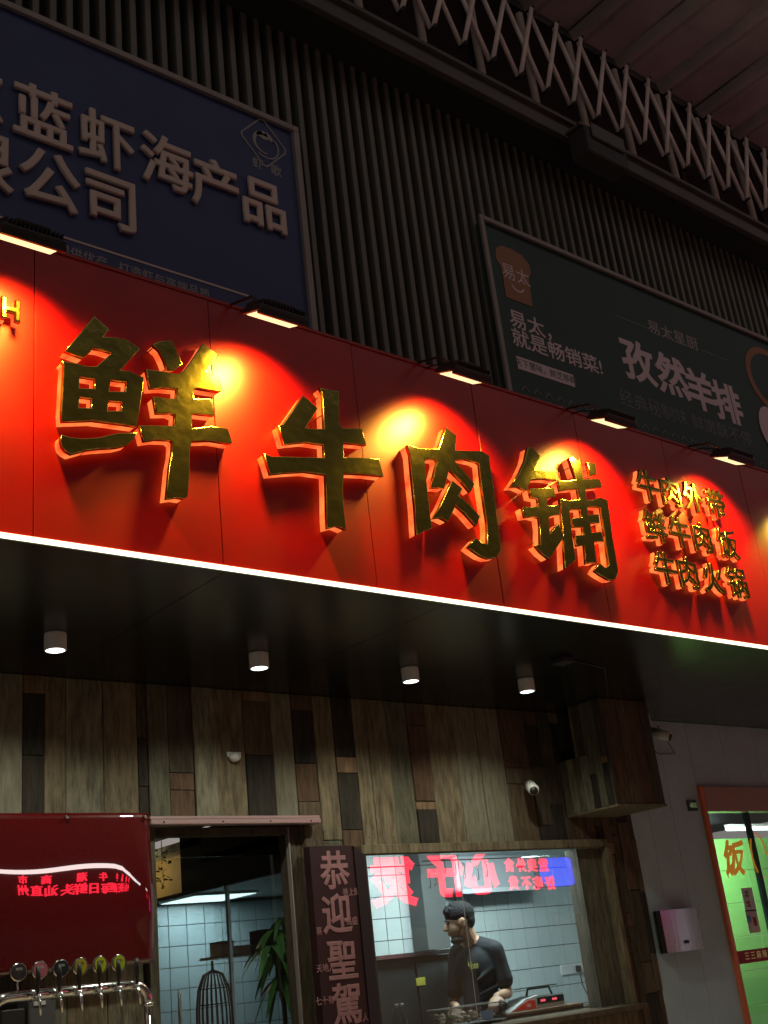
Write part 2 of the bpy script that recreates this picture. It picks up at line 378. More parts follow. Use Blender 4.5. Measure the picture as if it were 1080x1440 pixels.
# big characters traced as outlines: (scale, ox, oy, outlines...)
T_, G_ = .022, .034                    # shell depth, gap to the panel
YB_ = YF - G_; YFR = YB_ - .006 - T_   # back of the acrylic, front of the shell
def tr(pts, s, ox, oy, Y=YFR): return [(lambda p: (p.x, p.z))(PY(ox + a / s, oy + b / s, Y)) for a, b in pts]
def inset(ring, d):
    n = len(ring); A = sum(ring[i][0] * ring[(i + 1) % n][1] - ring[(i + 1) % n][0] * ring[i][1] for i in range(n)); s = 1 if A > 0 else -1
    out = []
    for i in range(n):
        p, q, r = Vector(ring[i - 1]), Vector(ring[i]), Vector(ring[(i + 1) % n])
        a = (q - p).normalized(); b = (r - q).normalized(); na = Vector((-a.y, a.x)) * s; nb = Vector((-b.y, b.x)) * s
        m_ = (na + nb); L_ = m_.length
        if L_ < .3: out.append(tuple(q)); continue
        m_ /= L_; out.append(tuple(q + m_ * min(d / max(.5, m_.dot(na)), d * 1.6)))
    return out
def character(label, glyphs):
    root = None
    for outline, holes in glyphs:
        sh = prism('character', outline, YFR, YFR + T_, M_GOLD, sg, holes, .0035)
        if label: sh['label'] = label
        prism('lit_back_halo', inset(outline, .003), YB_ - .0058, YF - .002, M_HALO, sh, [inset(h, -.003) for h in holes])  # glowing back deepened to the panel to imitate its reflected halo
        xs_ = [q[0] for q in outline]; cxm = sum(xs_) / len(xs_); czm = sum(q[1] for q in outline) / len(outline)
        for k in range(0, len(outline), max(1, len(outline) // 3)):
            q = Vector(outline[k]) * .86 + Vector((cxm, czm)) * .14
            tube('mounting_pin', [(q.x, YFR + T_ - .002, q.y), (q.x, YF, q.y)], .0025, M_DARK, sh, 5)
F = (6.548, 70, 440)
fish = [(408,25),(552,150),(495,218),(610,225),(700,237),(835,330),(740,430),(655,525),(740,535),(868,592),(862,690),(835,860),(805,1045),(600,1015),(400,990),(115,1000),(108,900),(120,700),(132,470),(108,440),(250,462),(340,488),(430,490),(505,425),(575,365),(480,335),(392,322),(380,355),(312,412),(140,350),(215,260),(310,150)]
fh = [[(275,585),(420,605),(415,695),(275,690)],[(565,615),(712,632),(700,722),(550,720)],[(275,770),(392,785),(385,875),(270,870)],[(545,805),(672,815),(660,900),(535,900)]]
fb = [(108,1118),(180,1140),(300,1155),(450,1145),(620,1105),(810,1100),(770,1170),(720,1215),(620,1240),(440,1250),(330,1265),(205,1300),(150,1270),(115,1230),(100,1170)]
S2 = (5.76, 190, 465)
sh1 = [(145,110),(195,85),(300,75),(345,180),(388,270),(310,325),(265,315),(235,230),(200,160)]
sh2 = [(548,100),(672,188),(625,265),(575,335),(600,345),(685,375),(712,480),(690,495),(500,465),(475,480),(478,548),(615,548),(650,685),(620,685),(490,670),(460,680),(465,790),(620,770),(755,790),(790,910),(770,915),(620,890),(460,895),(445,980),(440,1200),(430,1340),(400,1360),(340,1350),(255,1360),(265,1250),(280,1100),(300,1000),(305,900),(290,885),(170,880),(75,895),(38,765),(150,765),(320,770),(325,680),(290,665),(175,668),(150,530),(250,545),(335,550),(340,470),(240,460),(125,465),(90,310),(240,330),(345,350),(400,320),(460,240),(520,150)]
S3 = (5.684, 360, 530)
cow = [(510,85),(600,105),(665,112),(665,250),(670,370),(695,410),(780,408),(850,415),(885,545),(800,535),(700,525),(705,640),(850,645),(985,650),(1022,795),(900,780),(705,770),(695,900),(705,1050),(722,1220),(650,1190),(575,1210),(568,1100),(565,900),(560,780),(400,758),(250,765),(120,778),(65,608),(120,632),(200,635),(400,640),(550,645),(545,540),(400,520),(300,530),(228,540),(182,385),(215,380),(300,260),(378,145),(497,250),(400,405),(470,415),(548,412),(540,250),(535,130)]
S4 = (6.75, 560, 590)
mt1 = [(85,240),(110,235),(200,270),(300,275),(385,275),(410,200),(455,65),(560,150),(545,285),(700,295),(790,295),(865,340),(885,500),(915,700),(935,900),(975,1180),(975,1240),(935,1310),(860,1320),(790,1295),(715,1245),(665,1205),(740,1120),(790,1165),(850,1180),(850,1000),(820,800),(790,600),(775,420),(740,400),(640,375),(550,380),(545,400),(600,460),(728,610),(690,690),(600,580),(500,480),(480,500),(455,600),(440,655),(380,645),(315,650),(340,530),(370,400),(365,380),(310,375),(255,380),(260,480),(290,750),(305,900),(325,1030),(250,1060),(180,1095),(165,850),(130,500),(115,330)]
mt2 = [(515,575),(612,655),(578,725),(680,810),(780,918),(745,1010),(640,890),(548,810),(510,900),(475,968),(400,928),(332,940),(400,820),(460,690)]
S5 = (6.353, 710, 615)
pu1 = [(205,90),(235,85),(322,165),(272,290),(370,305),(455,290),(467,385),(350,370),(238,378),(195,475),(120,440),(55,440),(130,320),(180,210)]
pu2 = [(220,455),(350,450),(440,450),(455,530),(380,540),(378,605),(440,610),(485,600),(492,690),(440,695),(395,710),(395,780),(405,860),(480,765),(530,890),(470,980),(400,1085),(330,1030),(275,965),(320,955),(320,800),(310,720),(260,705),(185,715),(160,620),(240,620),(305,615),(300,545),(240,535)]
pu3 = [(575,185),(595,165),(650,200),(670,190),(695,290),(700,375),(780,370),(850,370),(872,445),(800,450),(720,460),(735,560),(800,555),(845,535),(918,555),(940,700),(965,900),(1000,1100),(1015,1200),(990,1270),(940,1275),(860,1230),(805,1190),(850,1120),(900,1165),(935,1140),(910,950),(880,750),(860,625),(760,615),(740,630),(745,690),(840,685),(850,765),(765,765),(775,850),(865,840),(888,930),(800,930),(805,1000),(820,1120),(760,1120),(730,1130),(725,1050),(715,960),(650,970),(630,875),(710,870),(700,800),(620,800),(600,720),(690,715),(680,640),(590,645),(580,660),(600,850),(635,1095),(545,1175),(530,900),(510,700),(495,545),(570,565),(670,555),(655,460),(560,465),(500,480),(475,385),(560,385),(640,375),(610,290)]
pu4 = [(735,220),(810,230),(828,330),(765,345),(750,280)]
character('fish radical of the first big gold character', [(tr(fish, *F), [tr(h, *F) for h in fh]), (tr(fb, *F), [])])
character('sheep radical of the first big gold character', [(tr(sh1, *S2), []), (tr(sh2, *S2), [])])
character('second big gold character 牛', [(tr(cow, *S3), [])])
character('third big gold character 肉', [(tr(mt1, *S4), []), (tr(mt2, *S4), [])])
character('fourth big gold character 铺', [(tr(pu1, *S5), []), (tr(pu2, *S5), []), (tr(pu3, *S5), []), (tr(pu4, *S5), [])])
# small gold characters in three rows
YSM = YF - .056
rows = [('牛肉外带', (5.343, 5.552, 5.768, 6.004), 4.03), ('鲜牛肉饭', (5.331, 5.558, 5.773, 6.034), 3.770), ('牛肉火锅', (5.345, 5.553, 5.793, 6.043), 3.517)]
for s, xx, z in rows:
    for ch, x in zip(s, xx):
        o = text(ch, x, z, YSM + .022, .205, M_GOLD, sg, 'small_character', .022, .014, 1.0, bevel=.002)
        text(ch, x, z, YF - .003, .205, M_HALO, o, 'lit_back_halo', .029, .017)
o = text('H', 1.50, 4.066, YSM + .022, .125, M_GOLD, sg, 'small_character', .024, .05, .9, bevel=.002)
text('H', 1.50, 4.066, YF - .003, .125, M_HALO, o, 'lit_back_halo', .029, .035, .9)
text('SDS', 1.33, 4.066, YSM + .022, .125, M_GOLD, sg, 'small_character', .024, .05, .9, bevel=.002)

# ------------------------------------------------------------------ floodlights over the sign
M_LENS = mat('flood_lens', (.9, .9, .7), .4, emit=(1, .93, .45), es=1.15)
FLX = [2.60, 3.72, 4.84, 5.97, 7.09, 1.48, .36]
FLAB = ['black floodlight over the first big character, in front of the blue billboard corner', 'black floodlight between the two billboards, above the third big character',
        'black floodlight under the label bar of the green billboard, above the fourth big character', 'black floodlight near the right edge of the photo, above the small gold rows',
        'black floodlight beyond the right end of the lettering', 'black floodlight at the left edge below the characters 公司', 'black floodlight beyond the left edge of the view']
def flood(x, label):
    t = thing('floodlight', label, 'floodlight', (x, 3.53, 4.25), 'floodlights along the top of the red sign')
    mt = Matrix.Translation((x, 3.53, 4.25)) @ Matrix.Rotation(R(20), 4, 'X')
    L0 = .125
    bm = bmesh.new()
    bbox(bm, -L0, L0, -.075, .075, 0, .028, .006, 2); bbox(bm, -L0, L0, -.075, -.055, -.016, 0)
    for k in range(14):
        xx = -L0 + .015 + k * .0165; bbox(bm, xx, xx + .005, -.07, .07, .028, .052)
    bbox(bm, -.07, .07, -.045, .045, .028, .07, .006)
    for v in bm.verts: v.co = mt @ v.co
    h = obj('housing', bm, M_BLK, t)
    bm = bmesh.new(); bbox(bm, -L0 + .012, L0 - .012, -.045, .052, -.004, -.0005, .002)
    for v in bm.verts: v.co = mt @ v.co
    obj('lens', bm, M_LENS, t)
    pts = [(x - .10, 3.53, 4.29), (x - .10, 3.545, 4.315), (x - .06, 3.56, 4.335), (x - .02, 3.565, 4.34), (x + .02, 3.56, 4.335), (x + .05, 3.545, 4.31)]
    tube('yoke', pts, .007, M_BLK, t, 6)
    tube('arm', [(x - .03, 3.565, 4.335), (x - .05, 3.62, 4.40), (x - .06, 3.72, 4.425), (x - .06, 3.82, 4.45)], .007, M_BLK, t, 8)
    tube('cable', [(x + .03, 3.55, 4.31), (x + .02, 3.62, 4.375), (x + .0, 3.72, 4.415), (x + .0, 3.9, 4.452)], .004, M_BLK, t, 6)
    light('flood_lamp', 'SPOT', (x, 3.525, 4.232), 135, (1, .60, .07), t, .075, (0, .60, -.80), 122, .62)
    return t
ft = flood(FLX[0], FLAB[0])
for x, lb in zip(FLX[1:], FLAB[1:]): dup(ft, (x - FLX[0], 0, 0), lb)

# ------------------------------------------------------------------ soffit and downlights
so = thing('canopy_soffit', 'glossy black soffit under the red sign', 'soffit', (5, 4.6, ZS))
M_SOF = mat('black_panel', (.012, .012, .012), .22, noise=.2, nscale=2, rnoise=.08)
for i in range(9): box('soffit_panel', 0 + i * 1.22, 1.216 + i * 1.22, YF + .014, YW + .1, ZS, ZS + .018, M_SOF, so)
tube('soffit_cable', [(5.1, 4.35, ZS - .006), (5.5, 4.42, ZS - .006), (5.9, 4.75, ZS - .006), (6.2, 5.0, ZS - .006)], .004, M_BLK, so, 6)
box('junction_box', 5.0, 5.1, 4.3, 4.4, ZS - .035, ZS - .001, M_DARK, so, .004)
M_DL = mat('downlight_lens', (.9, .9, .9), .5, emit=(.93, 1, .96), es=6)
def downlight(x, label):
    t = thing('downlight', label, 'downlight', (x, 4.79, ZS), 'downlights under the black soffit')
    bm = bmesh.new(); lathe(bm, [(.048, 0), (.05, -.004), (.05, -.078), (.047, -.08), (.042, -.08), (.042, -.07)], (x, 4.79, ZS - .001), n=28)
    obj('can', bm, mat('white_can', (.8, .8, .78), .4), t, False)
    bm = bmesh.new(); lathe(bm, [(.0415, -.0705), (.0415, -.078), (.03, -.0805)], (x, 4.79, ZS), n=28); obj('lens', bm, M_DL, t)
    light('downlight_lamp', 'SPOT', (x, 4.79, ZS - .09), 32.0, (.98, 1, .80), t, .035, (0, .0, -1), 150, .6)
    return t
dl = downlight(2.154, 'leftmost round downlight, over the red vinyl sheet')
for x, lb in ((3.246, 'second round downlight from the left, over the doorway'), (4.258, 'third round downlight from the left, over the serving window'), (5.191, 'round downlight nearest the hanging timber box')): dup(dl, (x - 2.154, 0, 0), lb)

# ------------------------------------------------------------------ timber wall
tw = thing('timber_wall', 'wall clad in upright reclaimed boards of grey, brown and black wood under the soffit', 'wall', (4.3, YW, 0))
OPEN = [(2.925, 3.985, 2.40), (4.30, 6.46, 2.27)]        # x0, x1, top ; bottoms 0 and 1.16
edges = [1.0, 1.15, 1.27, 1.40, 1.5, 1.62, 1.72]
for px in (31, 62, 92, 145, 193, 207, 236, 271, 303, 344, 383, 413, 443, 470, 498, 517, 545, 575, 602, 640, 672, 705, 740, 760): edges.append(PY(px, 1050, YW).x)
while edges[-1] < 6.76: edges.append(edges[-1] + random.choice((.07, .09, .12)))
edges[-1] = 6.81
edges = sorted(e for e in edges if e <= 6.81)
tone = {3: W_DARK[1], 6: W_DARK[0]}
def add_plank(x0, x1, z0, z1, material, name='plank'):
    if x1 - x0 < .012 or z1 - z0 < .03: return
    d = random.uniform(0, .012)
    pk = box(name, x0 + .0016, x1 - .0016, YW - d, YW + .03, z0 + .0012, z1 - .0012, material, tw, .003)
    if z1 - z0 > .3 and z1 > 1.5:
        for zz in (z0 + .05, z1 - .06):
            nx_ = random.uniform(x0 + .02, x1 - .02) if x1 - x0 > .05 else (x0 + x1) / 2
            box('nail', nx_ - .003, nx_ + .003, YW - d - .0015, YW - d + .001, zz - .003, zz + .003, M_BLK, pk)
rnd = random.Random(3)
for i in range(len(edges) - 1):
    x0, x1 = edges[i], edges[i + 1]; xc = (x0 + x1) / 2; pxc = i
    spans = [(0.02, ZS)]
    for (a, b, t_) in OPEN:
        zb = 0.02 if a < 4 else 1.16
        if a < xc < b:
            spans = [(t_, ZS)] if zb < .1 else [(t_, ZS), (.02, zb)]
    zl = rnd.random()
    if xc < 1.95 or 2.28 < xc < 2.42 or 2.62 < xc < 2.74 or xc > 5.7 : fam = 'mix'
    else: fam = rnd.choices(('grey', 'mix'), (.74, .26))[0]
    if x1 - x0 < .07: fam = 'mix'
    for (z0, z1) in spans:
        if fam == 'grey' and z1 - z0 < 2:
            add_plank(x0, x1, z0, z1, rnd.choice(W_GREY)); continue
        z = z1
        while z > z0 + .02:
            if fam == 'grey': Ln, mm = rnd.uniform(.7, 1.6), rnd.choice(W_GREY)
            else:
                k = rnd.random()
                if k < .30: Ln, mm = rnd.uniform(.05, .11), rnd.choice(W_ORG + W_BRN)
                elif k < .62: Ln, mm = rnd.uniform(.25, .5), rnd.choice(W_DARK)
                else: Ln, mm = rnd.uniform(.2, .5), rnd.choice(W_BRN + W_DARK[1:])
            zb = max(z0, z - Ln)
            if zb - z0 < .06: zb = z0
            add_plank(x0, x1, zb, z, mm); z = zb
box('backing_board', 1.0, 2.92, YW + .031, YW + .09, .02, ZS, M_BLK, tw)
box('backing_board', 3.99, 4.295, YW + .031, YW + .09, .02, ZS, M_BLK, tw)
box('backing_board', 6.465, 6.81, YW + .031, YW + .09, .02, ZS, M_BLK, tw)
box('backing_board', 2.925, 3.985, YW + .031, YW + .09, 2.43, ZS, M_BLK, tw)
box('backing_board', 4.30, 6.46, YW + .031, YW + .09, 2.30, ZS, M_BLK, tw)
box('backing_board', 4.30, 6.46, YW + .031, YW + .09, .02, 1.13, M_BLK, tw)
# window frame
M_TRIM = W_GREY[3]
wf = thing('serving_window', 'wide kitchen serving window framed in old timber with a man behind the glass', 'window', (5.3, YW, 1.2))
box('frame_board', 4.30, 6.46, YW - .045, YW + .03, 2.222, 2.275, M_TRIM, wf, .003)
box('frame_board', 6.43, 6.475, YW - .05, YW + .03, 1.17, 2.22, M_TRIM, wf, .003)
box('jamb_board', 6.20, 6.428, YW + .012, YW + .04, 1.225, 2.22, W_GREY[1], wf)
box('jamb_board', 6.19, 6.198, YW + .012, YW + .12, 1.225, 2.22, W_DARK[1], wf)
box('frame_board', 4.272, 4.335, YW - .04, YW + .06, 1.225, 2.22, W_DARK[1], wf, .003)
box('sill_board', 4.272, 6.475, YW - .12, YW + .30, 1.185, 1.222, W_BRN[0], wf, .004)
box('apron_board', 4.30, 6.46, YW - .05, YW + .03, 1.10, 1.183, M_TRIM, wf, .003)
YG = 5.52
box('glass_pane', 4.336, 5.12, YG, YG + .006, 1.224, 2.22, M_GLASS, wf)
box('glass_pane', 5.12, 6.188, YG, YG + .006, 1.224, 2.22, M_GLASS, wf)
box('pane_joint', 5.116, 5.1195, YG - .002, YG - .0005, 1.224, 2.22, mat('silicone', (.4, .42, .42), .4), wf)
tube('hanging_rail', [(4.34, 5.60, 2.165), (4.98, 5.60, 2.165)], .004, M_CHROME, wf, 6)

# doorway
dw = thing('doorway', 'tall doorway beside the red vinyl sheet with pinkish steel rail on top and glass inside', 'doorway', (3.45, YW, 0))
box('door_post', 2.934, 2.985, YW - .03, YW + .06, .02, 2.39, W_GREY[1], dw, .003)
box('door_post', 3.92, 3.975, YW - .03, YW + .06, .02, 2.39, W_BRN[0], dw, .003)
box('jamb_board', 3.83, 3.918, YW - .0, YW + .10, .02, 2.39, W_DARK[1], dw)
box('metal_edge', 3.822, 3.829, YW - .01, YW + .02, .02, 2.385, M_FR, dw)
box('head_board', 2.986, 3.82, YW + .0, YW + .08, 2.35, 2.39, W_DARK[1], dw)
M_RAIL = mat('pink_brushed_steel', (.62, .45, .46), .35, metal=.7)
box('top_rail', 2.93, 3.99, YW - .10, YW - .032, 2.392, 2.418, M_RAIL, dw, .004)
box('top_rail', 2.93, 3.99, YW - .09, YW - .032, 2.42, 2.436, M_RAIL, dw, .003)
for x in (3.0, 3.35, 3.65, 3.92): tube('rivet', [(x, YW - .102, 2.405), (x, YW - .09, 2.405)], .005, M_DARK, dw, 8)
box('glass_pane', 2.986, 3.82, YW + .085, YW + .091, .16, 2.25, glass_mat('door_glass', (.95, .97, .96), .08), dw)

# red vinyl sheet
vn = thing('vinyl_curtain', 'glossy dark red vinyl sheet hanging behind the beer taps', 'curtain', (2.2, 5.4, 2.45))
bm = bmesh.new(); nx, nz = 60, 26; grid = []
for j in range(nz + 1):
    row = []
    for i in range(nx + 1):
        x = .6 + (2.928 - .6) * i / nx; z = 2.455 - .715 * j / nz
        y = 5.405 + .0006 * math.sin(x * 3.1 + 1) + .0003 * math.sin(x * 9 + z * 5) + .0003 * math.sin(z * 9 + x * 2) - .02 * max(0, (x - 2.75) / .18) ** 2 * (.5 + .5 * math.sin(z * 7))
        row.append(bm.verts.new((x, y, z)))
    grid.append(row)
for j in range(nz):
    for i in range(nx): bm.faces.new((grid[j][i], grid[j][i + 1], grid[j + 1][i + 1], grid[j + 1][i]))
for f in list(bm.faces): f.smooth = True
o = obj('sheet', bm, mat('red_vinyl', (.10, .001, .002), .4, coat=1, crough=.0, noise=.15, nscale=2, spec=.2), vn, True)
MATS['red_vinyl'].node_tree.nodes['Principled BSDF'].inputs['Coat IOR'].default_value = 2.1
sm = o.modifiers.new('thick', 'SOLIDIFY'); sm.thickness = .003
for i in range(6): tube('eyelet', [(.8 + i * .42, 5.395, 2.435), (.8 + i * .42, 5.38, 2.435)], .01, M_CHROME, vn, 10)

# calligraphy sign box
sb = thing('lettered_board', 'upright dark maroon board with carved pink characters 恭迎聖駕 between doorway and window', 'sign', (4.08, 5.4, 1.0))
M_MAR = mat('maroon_board', (.032, .010, .012), .5, noise=.25, nscale=6)
box('board_face', 3.895, 4.195, 5.38, 5.445, .9, 2.268, M_MAR, sb, .003)
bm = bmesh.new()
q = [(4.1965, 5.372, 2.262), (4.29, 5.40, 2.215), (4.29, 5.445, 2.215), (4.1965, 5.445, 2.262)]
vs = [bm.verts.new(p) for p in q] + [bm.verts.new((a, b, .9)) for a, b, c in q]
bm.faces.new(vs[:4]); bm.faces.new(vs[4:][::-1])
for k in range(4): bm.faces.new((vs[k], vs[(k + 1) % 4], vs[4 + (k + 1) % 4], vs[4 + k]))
obj('side_wing', bm, mat('maroon_shade', (.018, .008, .009), .5), sb)  # darker maroon puts the receding side's shade into the colour
M_CAL = mat('pink_carving', (.34, .16, .17), .6, noise=.3, nscale=20)
for ch, px, py in (('恭', 471, 1228), ('迎', 474, 1289), ('聖', 482, 1354), ('駕', 489, 1416)):
    p = PY(px, py, 5.378); text(ch, p.x, p.z, 5.3795, .215, M_CAL, sb, 'carved_character', .003, .022, .95)
for s, px, py in (('善上財', 494, 1255), ('喜', 449, 1310), ('高盛', 495, 1296), ('天地人', 458, 1362), ('七十有', 457, 1408), ('上人', 510, 1432)):
    p = PY(px, py, 5.378); text(s, p.x, p.z, 5.3795, .045, M_CAL, sb, 'small_lettering', .002, .01, .9)

# timber box hanging by the window
hb = thing('hanging_timber_box', 'boarded timber box hanging from the soffit at the right end of the timber wall', 'timber box', (6.35, 5.2, 2.44))
HX0, HX1, HY0, HY1 = 6.14, 6.64, 5.03, 5.47
box('carcass', HX0 + .02, HX1 - .02, HY0 + .02, HY1, 2.445, 2.80, M_BLK, hb)
box('carcass', HX0 + .02, HX1 - .02, HY0 + .02, 5.31, 2.80, ZS - .003, M_BLK, hb)
n = 0
for x0, x1, z0, z1, mm in ((6.14, 6.18, 2.44, 3.148, W_DARK[1]), (6.181, 6.30, 2.44, 3.148, W_BRN[1]), (6.301, 6.42, 2.44, 3.148, W_BRN[0]), (6.421, 6.54, 2.44, 3.148, W_BRN[1]), (6.541, 6.64, 2.44, 3.148, W_DARK[1])):
    box('plank', x0, x1, HY0 - random.uniform(0, .006), HY0 + .019, z0, z1, mm, hb, .002)
for y0, y1, z0, z1, mm in ((5.05, 5.10, 2.44, 2.72, W_DARK[0]), (5.05, 5.10, 2.722, 2.76, W_ORG[0]), (5.05, 5.10, 2.762, 3.148, W_DARK[1]), (5.101, 5.16, 2.44, 3.148, W_GREY[1]), (5.161, 5.22, 2.44, 2.66, W_DARK[0]), (5.161, 5.22, 2.662, 3.148, W_GREY[1]),
                           (5.221, 5.29, 2.44, 2.80, W_GREY[0]), (5.221, 5.29, 2.802, 3.148, W_DARK[1]), (5.291, 5.35, 2.44, 2.80, W_GREY[1]), (5.351, 5.41, 2.44, 2.80, W_GREY[0]), (5.411, 5.475, 2.44, 2.80, W_GREY[1])):
    box('plank', HX0 - random.uniform(0, .006), HX0 + .019, y0, y1, z0, z1, mm, hb, .002)
box('corner_strip', HX0 - .006, HX0 + .015, 5.292, 5.312, 2.802, 3.148, M_TRIM, hb)
box('base_strip', HX0 - .008, HX1 + .006, HY0 - .01, HY1, 2.425, 2.4385, W_GREY[3], hb)

# grey panel wall and shop 2
gw = thing('grey_wall', 'purplish grey panel wall to the right of the timber wall', 'wall', (8, YW, 0))
M_GW = mat('grey_panel', (.44, .58, .64), .55, noise=.15, nscale=2.5)
gx = [6.812, 7.02, 7.30, 7.66, 8.10, 8.56, 9.0, 9.6]
for a, b in zip(gx, gx[1:]):
    zt = ZS - .002; z0 = 2.66 if a >= 7.65 else .02
    box('wall_panel', a + .0015, b - .0015, YW, YW + .03, z0, zt, M_GW, gw, .001)
M_ORF = mat('copper_red_frame', (.78, .20, .10), .22, metal=.25)
s2 = thing('neighbour_shopfront', 'bright green neighbouring shopfront with glossy copper red frame at the right edge', 'shopfront', (8.5, YW, 0))
box('frame_post', 7.655, 7.70, YW - .03, YW + .06, .02, 2.65, M_ORF, s2, .004)
box('frame_head', 7.702, 9.5, YW - .03, YW + .06, 2.46, 2.65, mat('copper_head', (.52, .30, .22), .25, metal=.4), s2, .004)
box('glass_pane', 7.702, 8.235, YW + .02, YW + .026, .15, 2.458, M_GLASS, s2)
box('glass_pane', 8.265, 9.0, YW + .02, YW + .026, .15, 2.458, M_GLASS, s2)
box('frame_mullion', 8.24, 8.26, YW - .01, YW + .04, .15, 2.458, M_DARK, s2)
p = PY(1060, 1343, YW); M_BAND = mat('red_band', (.35, .01, .02), .4)
box('name_band', 7.702, 9.0, YW + .012, YW + .0185, p.z - .05, p.z + .04, M_BAND, s2)
text('三三麻辣不老', p.x + .12, p.z - .005, YW + .0118, .06, mat('pale_yellow_print', (.8, .7, .3), .5, emit=(.8, .7, .3), es=.08), s2, 'lettering', .001, .01, spacing=1.5)  # band lettering given a faint glow of its own
# inside: green wall, tubes, posters
M_GRN = mat('green_wall', (.19, .46, .12), .5, noise=.15, nscale=3)
ng = thing('green_wall', 'bright lime green tiled wall inside the neighbouring shop', 'wall', (9, 6.4, 0))
gx0 = PY(1017, 1250, 6.5).x; gz1 = PY(1060, 1178, 6.5).z
for i in range(5):
    for j in range(9):
        box('wall_tile', gx0 + i * .42, gx0 + .416 + i * .42, 6.5, 6.53, gz1 - (j + 1) * .28, gz1 - .003 - j * .28, M_GRN, ng, .002)
nr = thing('shop_room', 'room shell inside the neighbouring shop with black ceiling', 'room', (9, 7, 0))
box('side_wall', 7.60, 7.64, YW + .09, 9.0, .15, 2.9, mat('mint_wall', (.35, .60, .55), .6), nr)
box('back_wall', 7.66, 12, 8.8, 8.85, .15, 2.9, mat('teal_wall', (.22, .5, .47), .6), nr)
box('ceiling', 7.66, 12, YW + .1, 8.79, 2.72, 2.78, M_BLK, nr)
M_TUBE = mat('fluorescent_tube', (.9, .95, .95), .5, emit=(.85, 1, .95), es=4)
for k, (px0, py0, px1, Y, lb) in enumerate(((1022, 1166, 1100, 6.4, 'topmost long white tube light in the green shop'), (1002, 1187, 1012, 8.0, 'upper short tube light at the left of the green shop'), (1002, 1196, 1022, 8.0, 'middle short tube light at the left of the green shop'), (1004, 1208, 1016, 8.0, 'lower short tube light at the left of the green shop'))):
    a = PY(px0, py0, Y); b = PY(px1, py0, Y)
    t = thing('tube_light', lb, 'tube light', ((a.x + b.x) / 2, Y, a.z), 'tube lights in the neighbouring shop')
    tube('tube', [(a.x, Y, a.z), (b.x, Y, a.z)], .016, M_TUBE, t, 8); box('fitting', a.x, b.x, Y - .02, Y + .02, a.z + .018, a.z + .04, M_WHITE, t)
light('shop_lamp', 'AREA', (8.9, 5.95, 2.55), 48, (.85, 1, .9), nr, .9, (.15, .3, -1), sy=.2)
light('shop_lamp', 'AREA', (9.2, 7.6, 2.6), 30, (.85, 1, .95), nr, .9, (0, .2, -1), sy=.3)
# posters on the glass
def on_glass(px, py): p = PY(px, py, YW + .019); return p.x, p.z
cx, cz = on_glass(1052, 1262); ps = thing('poster', 'upper pale food poster on the green shop window', 'poster', (cx, YW, cz), 'posters on the green shop window')
box('sheet', cx - .07, cx + .07, YW + .0165, YW + .019, cz - .10, cz + .07, mat('poster_paper', (.8, .8, .82), .5, noise=.3, nscale=30), ps)
for k in range(5): prism('poster_print', [(cx - .04 + random.uniform(0, .06) + math.cos(t) * .018, cz - .06 + k * .024 + math.sin(t) * .012) for t in (0, 1.2, 2.4, 3.6, 4.9)], YW + .0135, YW + .016, random.choice((M_GRN2, M_OR, M_BAND)), ps)
cx, cz = on_glass(1058, 1294); ps = thing('poster', 'lower pinkish drink poster on the green shop window', 'poster', (cx, YW, cz), 'posters on the green shop window')
box('sheet', cx - .07, cx + .075, YW + .0165, YW + .019, cz - .09, cz + .075, mat('poster_pink', (.8, .66, .66), .5, noise=.3, nscale=30), ps)
prism('poster_print', [(cx + .01, cz - .04), (cx + .04, cz - .045), (cx + .045, cz + .02), (cx + .005, cz + .02)], YW + .0135, YW + .016, M_BAND, ps)
prism('poster_print', [(cx - .04 + math.cos(t * .6) * .025, cz + .01 + math.sin(t * .6) * .03) for t in range(10)], YW + .0135, YW + .016, mat('sky_print', (.12, .3, .5), .5), ps)
# orange crayfish-like lettering decal
cx, cz = on_glass(1030, 1210)
dc = thing('window_decal', 'orange brush lettering decal on the glass of the green shop', 'decal', (cx, YW, cz))
M_DEC = mat('orange_decal', (.85, .36, .03), .5, emit=(.9, .35, .03), es=.25)  # decal brightened with some glow of its own
text('饭', cx, cz, YW + .019, .27, M_DEC, dc, 'lettering', .002, .035, shear=.3)
tube('brush_ring', [(cx + .36 + math.cos(t * .4) * .1, YW + .012, cz + .03 + math.sin(t * .4) * .17) for t in range(13)], .006, M_DEC, dc, 6)

